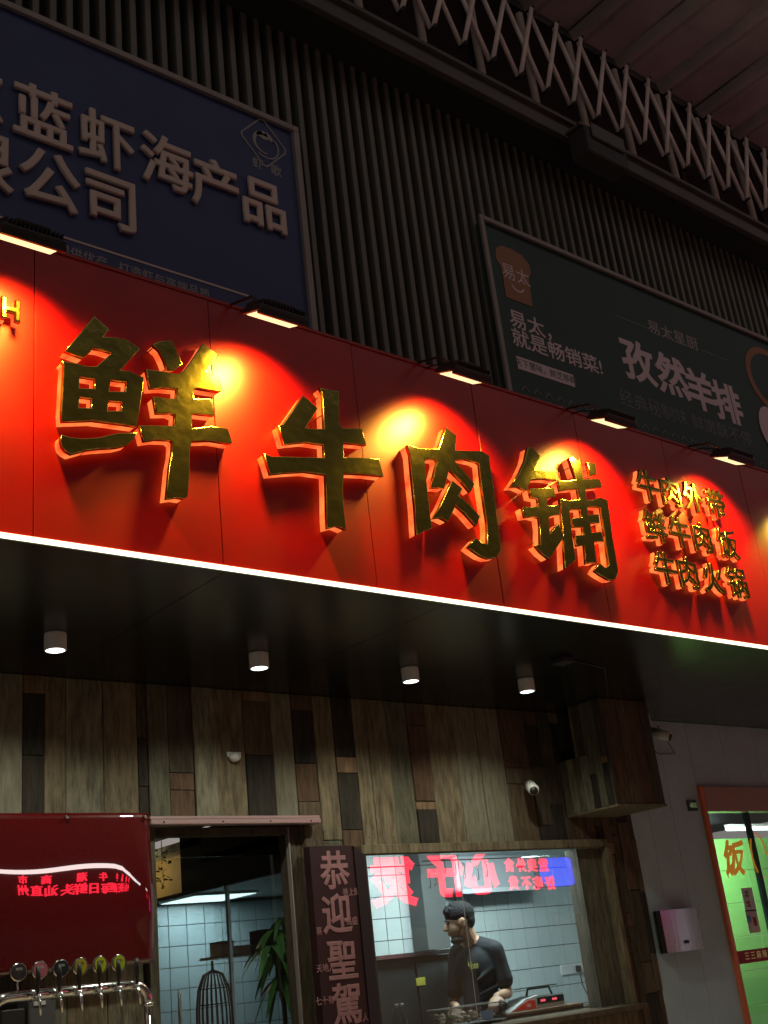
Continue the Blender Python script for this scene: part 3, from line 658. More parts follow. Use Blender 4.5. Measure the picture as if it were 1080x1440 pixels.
# small green number plate, steel plate, cctv, sensor
p = PY(973, 1133, YW - .004)
ex = thing('number_plate', 'tiny dark green sign with pale characters beside the copper frame', 'sign', (p.x, YW, p.z))
box('plate', p.x - .055, p.x + .055, YW - .014, YW - .002, p.z - .04, p.z + .04, mat('dark_green_plate', (.01, .06, .04), .4), ex, .002)
text('-803', p.x + .0, p.z, YW - .0142, .05, mat('pale_green', (.5, .7, .4), .5, emit=(.5, .8, .4), es=.12), ex, 'lettering', .001, .01)  # characters carry a slight added glow
stl = thing('steel_cover', 'square brushed steel cover box on the grey wall right of the window', 'cover plate', (7.04, 5.4, 1.64))
M_BRUSH = mat('brushed_steel', (.62, .60, .62), .2, metal=1, noise=.1, nscale=40, stretch=(1, 1, .1), bump=.08, bscale=60)
bm = bmesh.new(); nn = 8
for k in range(nn): 
    xa, xb = 6.84 + .41 * k / nn, 6.84 + .41 * (k + 1) / nn
    ya = 5.40 - .006 * math.sin(math.pi * k / nn); yb = 5.40 - .006 * math.sin(math.pi * (k + 1) / nn)
    v = [bm.verts.new((xa, ya, 1.5)), bm.verts.new((xb, yb, 1.5)), bm.verts.new((xb, yb, 1.778)), bm.verts.new((xa, ya, 1.778))]; bm.faces.new(v)
    v2 = [bm.verts.new((xa, 5.47, 1.5)), bm.verts.new((xb, 5.47, 1.5)), bm.verts.new((xb, 5.47, 1.778)), bm.verts.new((xa, 5.47, 1.778))]
    bm.faces.new((v[0], v[1], v2[1], v2[0])); bm.faces.new((v[3], v[2], v2[2], v2[3]))
    if k == 0: bm.faces.new((v[0], v[3], v2[3], v2[0]))
    if k == nn - 1: bm.faces.new((v[1], v[2], v2[2], v2[1]))
bmesh.ops.remove_doubles(bm, verts=bm.verts, dist=.0005); obj('cover', bm, M_BRUSH, stl, False)
tube('lock_hole', [(7.06, 5.378, 1.56), (7.06, 5.39, 1.56)], .012, M_DARK, stl, 10)

def cctv(loc, direc, label, mount):
    t = thing('security_camera', label, 'camera', loc); loc = Vector(loc); d = Vector(direc).normalized()
    tube('body', [loc - d * .07, loc + d * .05], .032, M_WHITE, t, 14)
    tube('hood', [loc - d * .06 + Vector((0, 0, .006)), loc + d * .085 + Vector((0, 0, .006))], .036, M_WHITE, t, 14, smooth=True).scale = (1, 1, 1)
    tube('lens', [loc + d * .086, loc + d * .09], .027, M_BLK, t, 14)
    tube('bracket', [loc - d * .05, (loc - d * .05 + Vector(mount)) / 2 + Vector((0, 0, .03)), mount], .01, M_WHITE, t, 8)
    return t
c1 = PY(747, 1108, 5.36)
cctv(tuple(c1), (-.55, -.75, -.35), 'white bullet security camera on the timber wall left of the hanging box', (c1.x + .1, 5.47, c1.z + .01))
p_ = c1 + Vector((-.06, -.06, -.075))
c2 = PY(927, 1033, 5.25)
cctv(tuple(c2), (.25, -.8, -.4), 'white bullet security camera under the soffit over the grey wall', (c2.x - .02, 5.30, ZS - .002))
tube('cable', [tuple(c2 + Vector((.0, .2, .02))), (c2.x + .25, 5.474, c2.z - .09), (c2.x + .45, 5.474, c2.z - .08), (c2.x + .3, 5.474, ZS - .04)], .003, M_DARK, None, 5)
tag(bpy.data.objects['cable.007'] if 'cable.007' in bpy.data.objects else C.objects[-1], 'thin dark cable looping on the grey wall beside the security camera', 'cable')
p = PY(330, 1065, YW - .02)
se = thing('wall_sensor', 'small white domed sensor on the grey boards above the doorway', 'sensor', (p.x, YW, p.z))
bm = bmesh.new(); lathe(bm, [(.036, .0), (.036, -.012), (.03, -.024), (.016, -.033), (.004, -.035)], (p.x, YW - .013, p.z), 'y', 20)
for v in bm.verts: v.co.z = p.z + (v.co.z - p.z) * .7
obj('dome', bm, M_WHITE, se, True); box('base', p.x - .045, p.x + .045, YW - .016, YW - .012, p.z + .005, p.z + .03, M_WHITE, se)

# ------------------------------------------------------------------ kitchen behind the window
M_TILE = mat('white_tile', (.60, .66, .64), .22, noise=.1, nscale=2)
M_GROUT = mat('dark_grout', (.05, .06, .06), .8)
KB, KC = 6.75, 2.37
kt = thing('tiled_wall', 'white tiled kitchen back wall with dark joints seen through the serving window', 'wall', (6.2, KB, .15))
box('wall_core', 4.92, 7.59, KB + .008, KB + .12, .15, KC, M_GROUT, kt)
tp, tq = .137, .147; tl = None
for i in range(19):
    for j in range(9):
        if tl is None:
            bm = bmesh.new(); bbox(bm, .0025, tp - .0025, KB, KB + .01, .0025, tq - .0025, .001); tl = obj('tile', bm, M_TILE, kt); c = tl
        else: c = tl.copy(); C.objects.link(c)
        c.location = (4.95 + i * tp, random.uniform(-.0008, .0008), KC - (j + 1) * tq + .01)
kr = thing('kitchen_room', 'kitchen ceiling, partition and far walls behind the glass', 'room', (5.5, 7, .15))
M_KW = mat('kitchen_white', (.50, .56, .56), .5, noise=.1, nscale=2)
box('ceiling', 4.1, 7.6, YW + .15, KB + .12, KC + .002, KC + .05, M_KW, kr)
box('ceiling', 4.1, 7.6, KB + .125, 11.2, 2.50, 2.55, M_KW, kr)
box('side_wall', 7.592, 7.598, YW + .09, KB + .0, .15, KC, M_KW, kr)
box('beam', 4.92, 7.6, KB + .121, KB + .16, KC, 2.5, M_KW, kr)
box('bulkhead', 4.10, 4.16, 5.80, 7.15, 2.205, 2.59, mat('bulkhead_brown', (.006, .005, .004), .8, spec=.1), kr)
box('warm_lit_panel', 4.25, 4.30, 7.0, 8.6, 2.23, 2.59, mat('warm_light_tone', (.55, .38, .15), .6, noise=.3, nscale=4), kr)  # added stand-in for the yellow-lit ceiling; warm light put into its colour
box('bulkhead_rail', 4.10, 4.14, 7.152, 8.6, 2.205, 2.225, MATS['bulkhead_brown'], kr)
box('corridor_ceiling', 2.5, 4.098, YW + .1, 10, 2.60, 2.65, mat('corridor_grey', (.05, .05, .05), .7), kr)
box('partition_frame', 4.12, 4.14, 7.62, 7.66, .15, 2.204, M_KW, kr)
box('partition_frame', 4.12, 4.14, 6.62, 6.645, .15, 2.204, M_KW, kr)
box('partition_glass', 4.127, 4.133, 5.80, 7.62, .15, 2.204, M_GLASS, kr)
box('corridor_side', 2.5, 2.55, YW + .1, 10, .15, 2.6, M_DARK, kr)
box('corridor_end', 2.55, 4.8, 9.4, 9.45, .15, 2.6, mat('warm_light_wall', (.5, .36, .17), .6, noise=.2, nscale=3), kr)  # stands for the yellow-lit wall, its warm light put into the colour
fw = thing('far_tiled_wall', 'far grey tiled wall of the kitchen seen through the doorway', 'wall', (6, 11, .15))
box('wall_core', 4.2, 7.6, 11.01, 11.1, .15, 2.5, M_GROUT, fw)
tl = None
for i in range(16):
    for j in range(7):
        if tl is None:
            bm = bmesh.new(); bbox(bm, .004, .206, 11.0, 11.012, .004, .196, .001); tl = obj('tile', bm, mat('grey_tile', (.27, .32, .34), .3, noise=.2, nscale=2), fw); c = tl
        else: c = tl.copy(); C.objects.link(c)
        c.location = (4.25 + i * .21, 0, 2.27 - j * .2)
lp = thing('ceiling_panel_light', 'square white ceiling panel light glowing in the far kitchen', 'ceiling light', (6.35, 10.5, 2.49))
box('panel_frame', 5.98, 6.72, 10.2, 10.9, 2.475, 2.499, M_WHITE, lp); box('diffuser', 6.0, 6.7, 10.22, 10.88, 2.470, 2.4745, mat('panel_diffuser', (.9, .95, .95), .5, emit=(.8, 1, 1), es=2.2), lp)
light('panel_lamp', 'AREA', (6.35, 10.5, 2.46), 26, (.75, .97, 1), lp, .7, (0, 0, -1))
l2 = thing('ceiling_light', 'slim white light under the kitchen ceiling just behind the serving window', 'ceiling light', (5.6, 6.2, KC))
box('housing', 5.2, 6.4, 5.82, 5.90, KC - .03, KC - .001, M_WHITE, l2); box('diffuser', 5.22, 6.38, 5.83, 5.89, KC - .036, KC - .031, mat('slim_diffuser', (.9, .95, .95), .5, emit=(.8, 1, 1), es=2.2), l2)
light('kitchen_lamp', 'AREA', (5.8, 5.86, KC - .04), 36, (.80, .97, 1), l2, 1.1, (.15, .35, -1), sy=.08)
# air conditioner
a = PY(650, 1272, 6.5); b = PY(762, 1262, 6.5)
ac = thing('air_conditioner', 'white wall air conditioner on the tiles above the man', 'air conditioner', ((a.x + b.x) / 2, 6.6, 2.1))
box('body', a.x, b.x, 6.52, 6.745, 2.07, 2.33, mat('ac_grey', (.42, .45, .47), .4), ac, .03, 3)
box('outlet_slot', a.x + .04, b.x - .04, 6.53, 6.60, 2.060, 2.078, M_BLK, ac); box('louvre', a.x + .04, b.x - .04, 6.515, 6.53, 2.055, 2.085, mat('ac_light', (.6, .63, .65), .4), ac)
box('badge', b.x - .2, b.x - .13, 6.514, 6.5195, 2.22, 2.235, M_DARK, ac)
# socket
a = PY(790, 1372, KB - .01); b = PY(830, 1352, KB - .01)
sk = thing('wall_socket', 'double white wall socket with a black plug on the kitchen tiles', 'socket', ((a.x + b.x) / 2, KB, a.z))
box('plate', a.x, b.x, KB - .016, KB - .001, a.z, b.z, M_WHITE, sk, .004); xm = (a.x + b.x) / 2; zm = (a.z + b.z) / 2
box('divider', xm - .001, xm + .001, KB - .0175, KB - .0165, a.z + .01, b.z - .01, M_DARK, sk)
box('plug', xm - .02, xm + .022, KB - .05, KB - .018, zm - .025, zm + .02, M_BLK, sk, .006)
tube('plug_cable', [(xm, KB - .04, zm - .02), (xm + .01, KB - .04, zm - .12), (xm + .04, KB - .06, zm - .22), (xm + .02, KB - .2, 1.24)], .004, M_BLK, sk, 6)
# cabinet & column behind
cb = thing('dark_cabinet', 'dark steel cabinet standing left of the man in the kitchen', 'cabinet', (5.5, 6.5, .15))
M_CAB = mat('cabinet_grey', (.06, .07, .068), .35, metal=.4, noise=.3, nscale=4)
box('body', 5.0, 5.86, 6.42, 6.735, .15, 1.66, M_CAB, cb, .005); box('top_shelf', 4.98, 5.88, 6.36, 6.735, 1.664, 1.69, M_BRUSH, cb)
for k in range(2): box('cabinet_door', 5.02 + k * .42, 5.42 + k * .42, 6.405, 6.419, .25, 1.64, M_CAB, cb, .003)
box('price_label', 5.42, 5.50, 6.40, 6.404, 1.48, 1.53, mat('yellow_card', (.5, .45, .05), .6), cb)
cl = thing('kitchen_column', 'dark column against the tiled wall behind the man’s face', 'column', (5.95, 6.6, .15))
box('shaft', 5.72, 5.93, 6.58, 6.742, 1.70, KC - .002, mat('column_grey', (.09, .095, .09), .5), cl)
tube('pipe', [(5.95, 6.68, KC - .002), (5.95, 6.68, 1.9)], .012, M_WHITE, cl, 8)
# counter
ct = thing('kitchen_counter', 'wooden counter board behind the serving window', 'counter', (6, 5.9, 1.2))
box('board', 4.5, 7.4, 5.80, 6.02, 1.205, 1.232, W_BRN[0], ct, .004)
a = PY(835, 1418, 5.9)
box('cutting_board', 5.62, 6.36, 5.80, 6.00, 1.234, 1.258, mat('board_wood', (.25, .13, .08), .5, noise=.3, nscale=10, stretch=(1, 6, 6)), ct, .004)
# scale
a = PY(712, 1420, 5.86); b = PY(790, 1412, 5.86)
sc = thing('price_scale', 'white and red electronic price scale on the counter at the right of the man', 'scale', ((a.x + b.x) / 2, 5.9, 1.26))
bx = (a.x + b.x) / 2
bm = bmesh.new(); v = []
for y in (5.83, 5.99):
    v.append([bm.verts.new(p) for p in ((a.x, y, 1.26), (b.x, y, 1.26), (b.x, y, 1.33), (bx + .02, y, 1.34), (bx - .1, y, 1.325))])
bm.faces.new(v[0]); bm.faces.new(v[1][::-1])
for k in range(5): bm.faces.new((v[0][k], v[0][(k + 1) % 5], v[1][(k + 1) % 5], v[1][k]))
obj('body', bm, M_WHITE, sc)
prism('red_panel', [(a.x + .03, 1.265), (bx - .02, 1.265), (bx - .02, 1.312), (bx - .08, 1.316)], 5.8255, 5.829, mat('scale_red', (.6, .04, .02), .4, emit=(.8, .05, .02), es=.1), sc)  # red panel brightened by a little added glow
text('168', bx - .09, 1.285, 5.825, .03, M_WHITE, sc, 'lettering', .001, .02)
box('display', bx + .0, b.x - .01, 5.822, 5.829, 1.285, 1.325, M_BLK, sc)
for k in range(2): box('lit_digits', bx + .025 + k * .11, bx + .07 + k * .11, 5.8195, 5.8215, 1.298, 1.312, mat('red_digits', (.8, .05, .1), .4, emit=(1, .1, .15), es=1.2), sc)
tube('pan_rail', [(bx - .02, 5.9, 1.34), (bx, 5.9, 1.385), (bx + .2, 5.9, 1.385), (bx + .22, 5.9, 1.335)], .008, M_DARK, sc, 8)
box('weighing_pan', a.x + .1, b.x - .02, 5.86, 6.02, 1.388, 1.394, M_CHROME, sc)
# food tray
a = PY(622, 1432, 5.74); b = PY(706, 1428, 5.74)
ft_ = thing('food_tray', 'clear plastic tub of cut meat on the counter in front of the man', 'food tub', ((a.x + b.x) / 2, 5.8, 1.24))
M_CLR = glass_mat('clear_plastic', (.8, .82, .83), .22, .08)
x0, x1 = a.x, b.x
box('tub_side', x0, x1, 5.70, 5.703, 1.245, 1.335, M_CLR, ft_); box('tub_side', x0, x1, 5.865, 5.868, 1.245, 1.335, M_CLR, ft_)
box('tub_side', x0, x0 + .003, 5.704, 5.864, 1.245, 1.335, M_CLR, ft_); box('tub_side', x1 - .003, x1, 5.704, 5.864, 1.245, 1.335, M_CLR, ft_)
M_PLS = mat('milky_plastic', (.5, .52, .53), .3)
for y in (5.694, 5.866): box('tub_rim', x0 - .006, x1 + .006, y, y + .008, 1.335, 1.341, M_PLS, ft_)
for xx in (x0 - .006, x1 - .002): box('tub_rim', xx, xx + .008, 5.703, 5.865, 1.335, 1.341, M_PLS, ft_)
box('tub_base', x0, x1, 5.70, 5.868, 1.238, 1.244, M_PLS, ft_)
rr = random.Random(5)
for k in range(46):
    cx, cy, cz = rr.uniform(x0 + .03, x1 - .03), rr.uniform(5.72, 5.85), 1.25 + rr.uniform(0, .055)
    bm = bmesh.new(); bmesh.ops.create_icosphere(bm, subdivisions=1, radius=1)
    for v in bm.verts: v.co = Vector((cx + v.co.x * rr.uniform(.012, .028), cy + v.co.y * rr.uniform(.01, .02), cz + v.co.z * rr.uniform(.006, .014)))
    obj('meat_piece', bm, (mat('pale_meat', (.48, .33, .22), .45), mat('brown_meat', (.25, .11, .06), .4), mat('garnish', (.1, .2, .05), .5))[0 if k % 5 < 3 else (1 if k % 5 == 3 else 2)], ft_, True)
box('label_sheet', (x0 + x1) / 2 + .03, (x0 + x1) / 2 + .13, 5.6955, 5.6985, 1.25, 1.30, mat('blue_label', (.35, .45, .7), .5), ft_)
# bottles
for px, lb in ((558, 'clear water bottle at the left in the serving window, nearer the maroon board'), (566, 'clear water bottle with white cap, right one of the pair in the window')):
    p = PY(px, 1432, 5.68)
    t = thing('bottle', lb, 'bottle', (p.x, 5.68, 1.224), 'pair of clear bottles in the serving window')
    bm = bmesh.new(); lathe(bm, [(.024, 0), (.028, .008), (.028, .10), (.024, .125), (.012, .15), (.011, .158)], (p.x, 5.68, 1.224), n=16); obj('body', bm, glass_mat('pet_plastic', (.72, .76, .76), .18, .05), t, True)
    bm = bmesh.new(); lathe(bm, [(.0135, 0), (.0135, .02), (.012, .022)], (p.x, 5.68, 1.383), n=14); obj('cap', bm, M_WHITE, t, True)
# hooks on the rail
rr = random.Random(11)
for k, (px, py) in enumerate(((604, 1240), (612, 1236), (653, 1226), (672, 1230), (640, 1222), (590, 1224), (625, 1219), (684, 1224))):
    p = PY(px, py, 5.60)
    hk = tag(tube('meat_hook', [(p.x - .008, 5.60, p.z + .04), (p.x - .003, 5.60, p.z + .055), (p.x + .006, 5.60, p.z + .05), (p.x + .006, 5.60, p.z - .02), (p.x - .002, 5.60, p.z - .04), (p.x - .012, 5.60, p.z - .03)], .0022, M_CHROME, None, 6),
        '%s thin steel hook counted from the left at the top of the serving window' % ('second', 'third', 'sixth', 'seventh', 'fifth', 'first', 'fourth', 'eighth')[k], 'hook', 'steel hooks at the top of the serving window')
tag(tube('hook_rail', [(4.9, 5.602, 2.19), (6.18, 5.602, 2.19)], .004, M_CHROME, None, 6), 'thin steel rail carrying hooks across the top of the serving window', 'rail')

# ------------------------------------------------------------------ man in a black T-shirt
def ball(bm, c, r, sub=2, rot=None):
    g_ = bmesh.ops.create_icosphere(bm, subdivisions=sub, radius=1)
    for v in g_['verts']:
        q = Vector((v.co.x * r[0], v.co.y * r[1], v.co.z * r[2]))
        if rot is not None: q = rot @ q
        v.co = Vector(c) + q
def limb(bm, pts, radii):
    pts = [Vector(p) for p in pts]
    n_ = []; rr_ = []
    for i in range(len(pts) - 1):
        for k in range(4): n_.append(pts[i].lerp(pts[i + 1], k / 4)); rr_.append(radii[i] + (radii[i + 1] - radii[i]) * k / 4)
    n_.append(pts[-1]); rr_.append(radii[-1])
    btube(bm, n_, 0, 12, True, rr_)
    for p, r in zip(pts, radii): ball(bm, p, (r, r, r), 2)
def remeshed(name, bm, material, parent, vox, smooth=2, push=0.):
    me = bpy.data.meshes.new(name); bm.to_mesh(me); bm.free()
    t = bpy.data.objects.new('tmp', me); C.objects.link(t)
    md = t.modifiers.new('r', 'REMESH'); md.mode = 'VOXEL'; md.voxel_size = vox; md.use_smooth_shade = True
    s_ = t.modifiers.new('s', 'SMOOTH'); s_.iterations = smooth; s_.factor = .5
    dg = bpy.context.evaluated_depsgraph_get(); m2 = bpy.data.meshes.new_from_object(t.evaluated_get(dg))
    bpy.data.objects.remove(t); m2.name = name; m2.shade_smooth()
    return link_mesh(name, m2, material, parent)
def man():
    X, Y = 5.70, 6.10
    pr = thing('person', 'man in black T-shirt, face in profile, black mask under chin, reaching into a tub', 'person', (X, Y, .15))
    hd = Vector((-.82, .54, -.10)).normalized(); side = Vector((0, 0, 1)).cross(hd).normalized(); upv = hd.cross(side)
    B = Matrix((hd, side, upv)).transposed()          # columns: forward, left, up
    H = Vector((5.60, 6.105, 1.845)); K = .94
    def h(f, s_, u_): return H + B @ Vector((f, s_, u_)) * K
    skin = mat('skin', (.55, .31, .19), .5, noise=.12, nscale=6)
    bm = bmesh.new()
    ball(bm, h(-.012, 0, .025), (.098, .075, .098), 3, B)        # cranium
    ball(bm, h(.028, 0, -.03), (.066, .060, .078), 3, B)        # face
    ball(bm, h(.052, 0, -.088), (.030, .030, .024), 2, B)       # chin
    limb(bm, [h(.086, 0, .010), h(.112, 0, -.030)], [.010, .014])   # nose
    ball(bm, h(.104, 0, -.032), (.012, .017, .010), 2, B)
    ball(bm, h(.086, 0, -.060), (.014, .024, .007), 2, B); ball(bm, h(.084, 0, -.073), (.013, .020, .007), 2, B)   # lips
    ball(bm, h(.078, 0, .022), (.016, .048, .010), 2, B)        # brow
    for s_ in (-1, 1):
        ball(bm, h(-.005, s_ * .076, -.008), (.020, .009, .034), 2, B)
        ball(bm, h(-.012, s_ * .083, .004), (.018, .006, .022), 2, B)
    limb(bm, [h(-.03, 0, -.05), (5.68, 6.10, 1.72)], [.052, .06])      # neck
    LS, RS = Vector((5.735, 5.935, 1.645)), Vector((5.705, 6.275, 1.655))
    limb(bm, [LS + Vector((0, .02, .005)), (5.70, 6.10, 1.70), RS + Vector((0, -.02, .005))], [.05, .062, .05])
    limb(bm, [(5.715, 6.10, 1.57), (5.71, 6.10, 1.32), (5.72, 6.10, 1.12)], [.10, .10, .11])
    ball(bm, (5.71, 6.10, 1.54), (.10, .165, .16), 3); ball(bm, (5.72, 6.10, 1.08), (.115, .155, .13), 3)
    LE, LW = Vector((5.765, 5.905, 1.375)), Vector((5.565, 5.80, 1.365))
    RE, RW = Vector((5.66, 6.32, 1.33)), Vector((5.48, 6.10, 1.33))
    for S, E_, W in ((LS, LE, LW), (RS, RE, RW)): limb(bm, [S, E_, W], [.046, .036, .025])
    for sx in (-1, 1): limb(bm, [(X + .02, Y + sx * .09, 1.05), (X + .01, Y + sx * .10, .60), (X + .03, Y + sx * .10, .24)], [.085, .056, .042]); ball(bm, (X - .04, Y + sx * .10, .19), (.12, .045, .04), 2)
    # hands
    for W, E_, sg_ in ((LW, LE, 1), (RW, RE, -1)):
        d = (W - E_).normalized(); pd = (d + Vector((-.2, -.1, -.55))).normalized(); sd = pd.cross(Vector((0, 0, 1))).normalized(); nd = sd.cross(pd)
        P = W + pd * .045; M3 = Matrix((pd, sd, nd)).transposed()
        ball(bm, P, (.048, .040, .017), 2, M3)
        for k, (o_, L_) in enumerate(((-.030, .058), (-.010, .070), (.010, .066), (.029, .052))):
            b0 = P + pd * .035 + sd * o_; b1 = b0 + pd * L_ * .45 - nd * .006; b2 = b1 + (pd * .6 - nd * .8).normalized() * L_ * .35; b3 = b2 + (pd * .1 - nd).normalized() * L_ * .25
            limb(bm, [b0, b1, b2, b3], [.0092, .0085, .0078, .0068])
        t0 = P - pd * .02 - sd * sg_ * .030; t1 = t0 + (pd * .6 - sd * sg_ * .6 - nd * .3).normalized() * .035; t2 = t1 + (pd * .8 - nd * .5).normalized() * .03
        limb(bm, [t0, t1, t2], [.012, .010, .008])
    remeshed('body', bm, skin, pr, .0058, 2)
    # hair: cap over the cranium, short at the sides
    bm = bmesh.new()
    ball(bm, h(-.016, 0, .052), (.104, .083, .087), 3, B); ball(bm, h(-.055, 0, .005), (.060, .067, .068), 3, B)
    ball(bm, h(.045, 0, .085), (.052, .062, .034), 3, B)
    rh = random.Random(4)
    for k in range(120):
        a_ = rh.uniform(-1.25, 1.35); b_ = rh.uniform(-1.2, 1.2); q = h(-.01 + math.sin(a_) * .085, math.sin(b_) * .06, .06 + math.cos(a_) * math.cos(b_) * .072)
        limb(bm, [q, q + B @ Vector((.018, math.sin(b_) * .01, .012))], [.008, .0035])
    remeshed('hair', bm, mat('black_hair', (.008, .007, .007), .8, bump=.8, bscale=70, spec=.2), pr, .0045, 0)
    # eyes
    for s_ in (-1, 1):
        bm = bmesh.new(); ball(bm, h(.082, s_ * .032, .003), (.010, .013, .007), 2, B); obj('eye', bm, mat('eye_dark', (.04, .03, .03), .3), pr, True)
        bm = bmesh.new(); ball(bm, h(.092, s_ * .033, .026), (.006, .020, .0045), 2, B); obj('eyebrow', bm, MATS['black_hair'], pr, True)
    # mask under the chin with its ear strap
    bm = bmesh.new(); ball(bm, h(.036, 0, -.114), (.050, .056, .030), 3, B); 
    for v in bm.verts: pass
    mk = remeshed('face_mask', bm, mat('black_cloth', (.012, .012, .013), .8), pr, .006, 1)
    for s_ in (-1, 1): tube('strap', [h(.04, s_ * .055, -.10), h(.01, s_ * .075, -.05), h(-.018, s_ * .085, .02), h(-.03, s_ * .084, 0)], .002, MATS['black_cloth'], mk, 5)
    # T-shirt
    bm = bmesh.new()
    limb(bm, [LS + Vector((0, .01, .006)), (5.71, 6.10, 1.69), RS + Vector((0, -.01, .006))], [.060, .068, .060])
    ball(bm, (5.71, 6.10, 1.54), (.118, .185, .175), 3); limb(bm, [(5.715, 6.10, 1.57), (5.71, 6.10, 1.28), (5.72, 6.10, 1.08)], [.118, .122, .13]); ball(bm, (5.72, 6.10, 1.12), (.14, .185, .16), 3)
    rt = random.Random(8)
    for k in range(5):                                           # cloth folds
        z_ = 1.14 + k * .085 + rt.uniform(-.02, .02); limb(bm, [(5.60 + rt.uniform(-.01, .01), 5.98, z_), (5.70, 5.925 + rt.uniform(-.004, .008), z_ + rt.uniform(.02, .07)), (5.80, 5.97, z_ + rt.uniform(-.02, .1))], [.012, .018, .012])
    for S, E_, n__ in ((LS, LE, 0), (RS, RE, 1)):
        lim = S.lerp(E_, .70); limb(bm, [S, S.lerp(E_, .4), lim], [.060, .060, .064])
    ob = remeshed('t_shirt', bm, mat('black_tshirt', (.016, .016, .018), .85, bump=.5, bscale=7), pr, .008, 3)
    tp = text('Hua', 0, 1.565, 0, .06, mat('yellow_print', (.7, .62, .15), .6), pr, 'shirt_print', .002, .02, shear=.4)
    for v in tp.data.vertices: v.co = Vector((5.588 + v.co.y + .35 * abs(v.co.x + .0) , 6.03 - v.co.x, v.co.z))
    bm = bmesh.new()
    for sx in (-1, 1): limb(bm, [(X + .02, Y + sx * .085, 1.02), (X + .01, Y + sx * .10, .60), (X + .03, Y + sx * .10, .26)], [.105, .074, .06])
    ball(bm, (X + .02, Y, 1.03), (.13, .175, .12), 3)
    remeshed('trousers', bm, mat('dark_trousers', (.02, .02, .025), .8), pr, .01, 2)
man()

# ------------------------------------------------------------------ doorway contents
# foliage plant
p = PY(392, 1320, 5.80)
pl = thing('potted_plant', 'dark green plant with long drooping leaves at the right side of the doorway', 'plant', (3.95, 5.82, .15))
M_LEAF = mat('dark_leaf', (.07, .20, .05), .35, noise=.4, nscale=10); M_STEM = mat('plant_stem', (.06, .05, .02), .7)
bm = bmesh.new(); lathe(bm, [(.12, 0), (.16, .3), (.15, .3), (.14, .28)], (3.98, 5.85, .152), n=20); obj('pot', bm, M_DARK, pl, True)
tube('trunk', [(3.98, 5.85, .40), (3.97, 5.84, 1.2), (3.95, 5.82, 1.62), (3.93, 5.80, 1.86)], .014, M_STEM, pl, 8, [.02, .017, .012, .007])
def leaf(base, d, L_, wd, droop):
    bm = bmesh.new(); d = Vector(d).normalized(); sd = d.cross(Vector((0, 0, 1))).normalized(); rows_ = []
    for k in range(8):
        t = k / 7; c = Vector(base) + d * L_ * t + Vector((0, 0, -droop * L_ * t * t)); ww = wd * math.sin(math.pi * min(1, t * .93 + .05)) ** .8
        rows_.append((bm.verts.new(c - sd * ww + Vector((0, 0, .12 * ww))), bm.verts.new(c - Vector((0, 0, .25 * ww))), bm.verts.new(c + sd * ww + Vector((0, 0, .12 * ww)))))
    for a_, b_ in zip(rows_, rows_[1:]): bm.faces.new((a_[0], a_[1], b_[1], b_[0])); bm.faces.new((a_[1], a_[2], b_[2], b_[1]))
    return obj('leaf', bm, M_LEAF, pl, True)
rl = random.Random(21)
for (px, py, Y) in ((388, 1308, 5.80), (392, 1345, 5.76), (381, 1330, 5.72), (394, 1372, 5.74), (402, 1325, 5.84), (400, 1292, 5.85), (405, 1360, 5.9), (398, 1375, 5.86)):
    q = PY(px, py, Y); tube('twig', [(3.95, 5.82, q.z - .05), tuple(q)], .004, M_STEM, pl, 5)
    n_ = 10 if py in (1308, 1345, 1325) else 7
    for k in range(n_):
        a_ = 2 * math.pi * k / n_ + rl.uniform(-.3, .3); leaf(q, (math.cos(a_), math.sin(a_), rl.uniform(-.5, .25)), rl.uniform(.13, .21), rl.uniform(.017, .026), rl.uniform(.6, 1.3))
# wire cage
q0 = PY(308, 1368, 5.85); q1 = PY(281, 1435, 5.85); q2 = PY(337, 1435, 5.85); rc = (q2.x - q1.x) / 2 * .8
wc = thing('wire_cage', 'black domed wire cage standing inside the doorway', 'cage', (q0.x, 5.85 + rc, 1.15))
cx, cy = (q1.x + q2.x) / 2, 5.9
M_WIRE = mat('black_wire', (.02, .02, .02), .4, metal=.5)
for k in range(22):
    a_ = 2 * math.pi * k / 22
    pts = [(cx + math.cos(a_) * rc * s_, cy + math.sin(a_) * rc * s_, z_) for s_, z_ in ((1, 1.18), (1.02, 1.35), (.98, 1.50), (.85, 1.60), (.55, 1.67), (.0, 1.695))]
    tube('wire', pts, .0036, M_WIRE, wc, 4)
for z_, s_ in ((1.18, 1), (1.36, 1.02), (1.52, .97), (1.60, .85)):
    tube('hoop', [(cx + math.cos(t * math.pi / 10) * rc * s_, cy + math.sin(t * math.pi / 10) * rc * s_, z_) for t in range(21)], .003, M_WIRE, wc, 5)
tube('finial', [(cx, cy, 1.69), (cx, cy, 1.74)], .008, M_WIRE, wc, 6)
st = thing('low_stand', 'dark low stand under the wire cage', 'stand', (3.5, 5.95, .15)); box('top', 3.1, 3.8, 5.68, 6.2, 1.13, 1.165, M_CAB, st, .004)
for a_, b_ in ((3.13, 5.71), (3.74, 5.71), (3.13, 6.14), (3.74, 6.14)): box('leg', a_, a_ + .03, b_, b_ + .03, .152, 1.129, M_CAB, st)
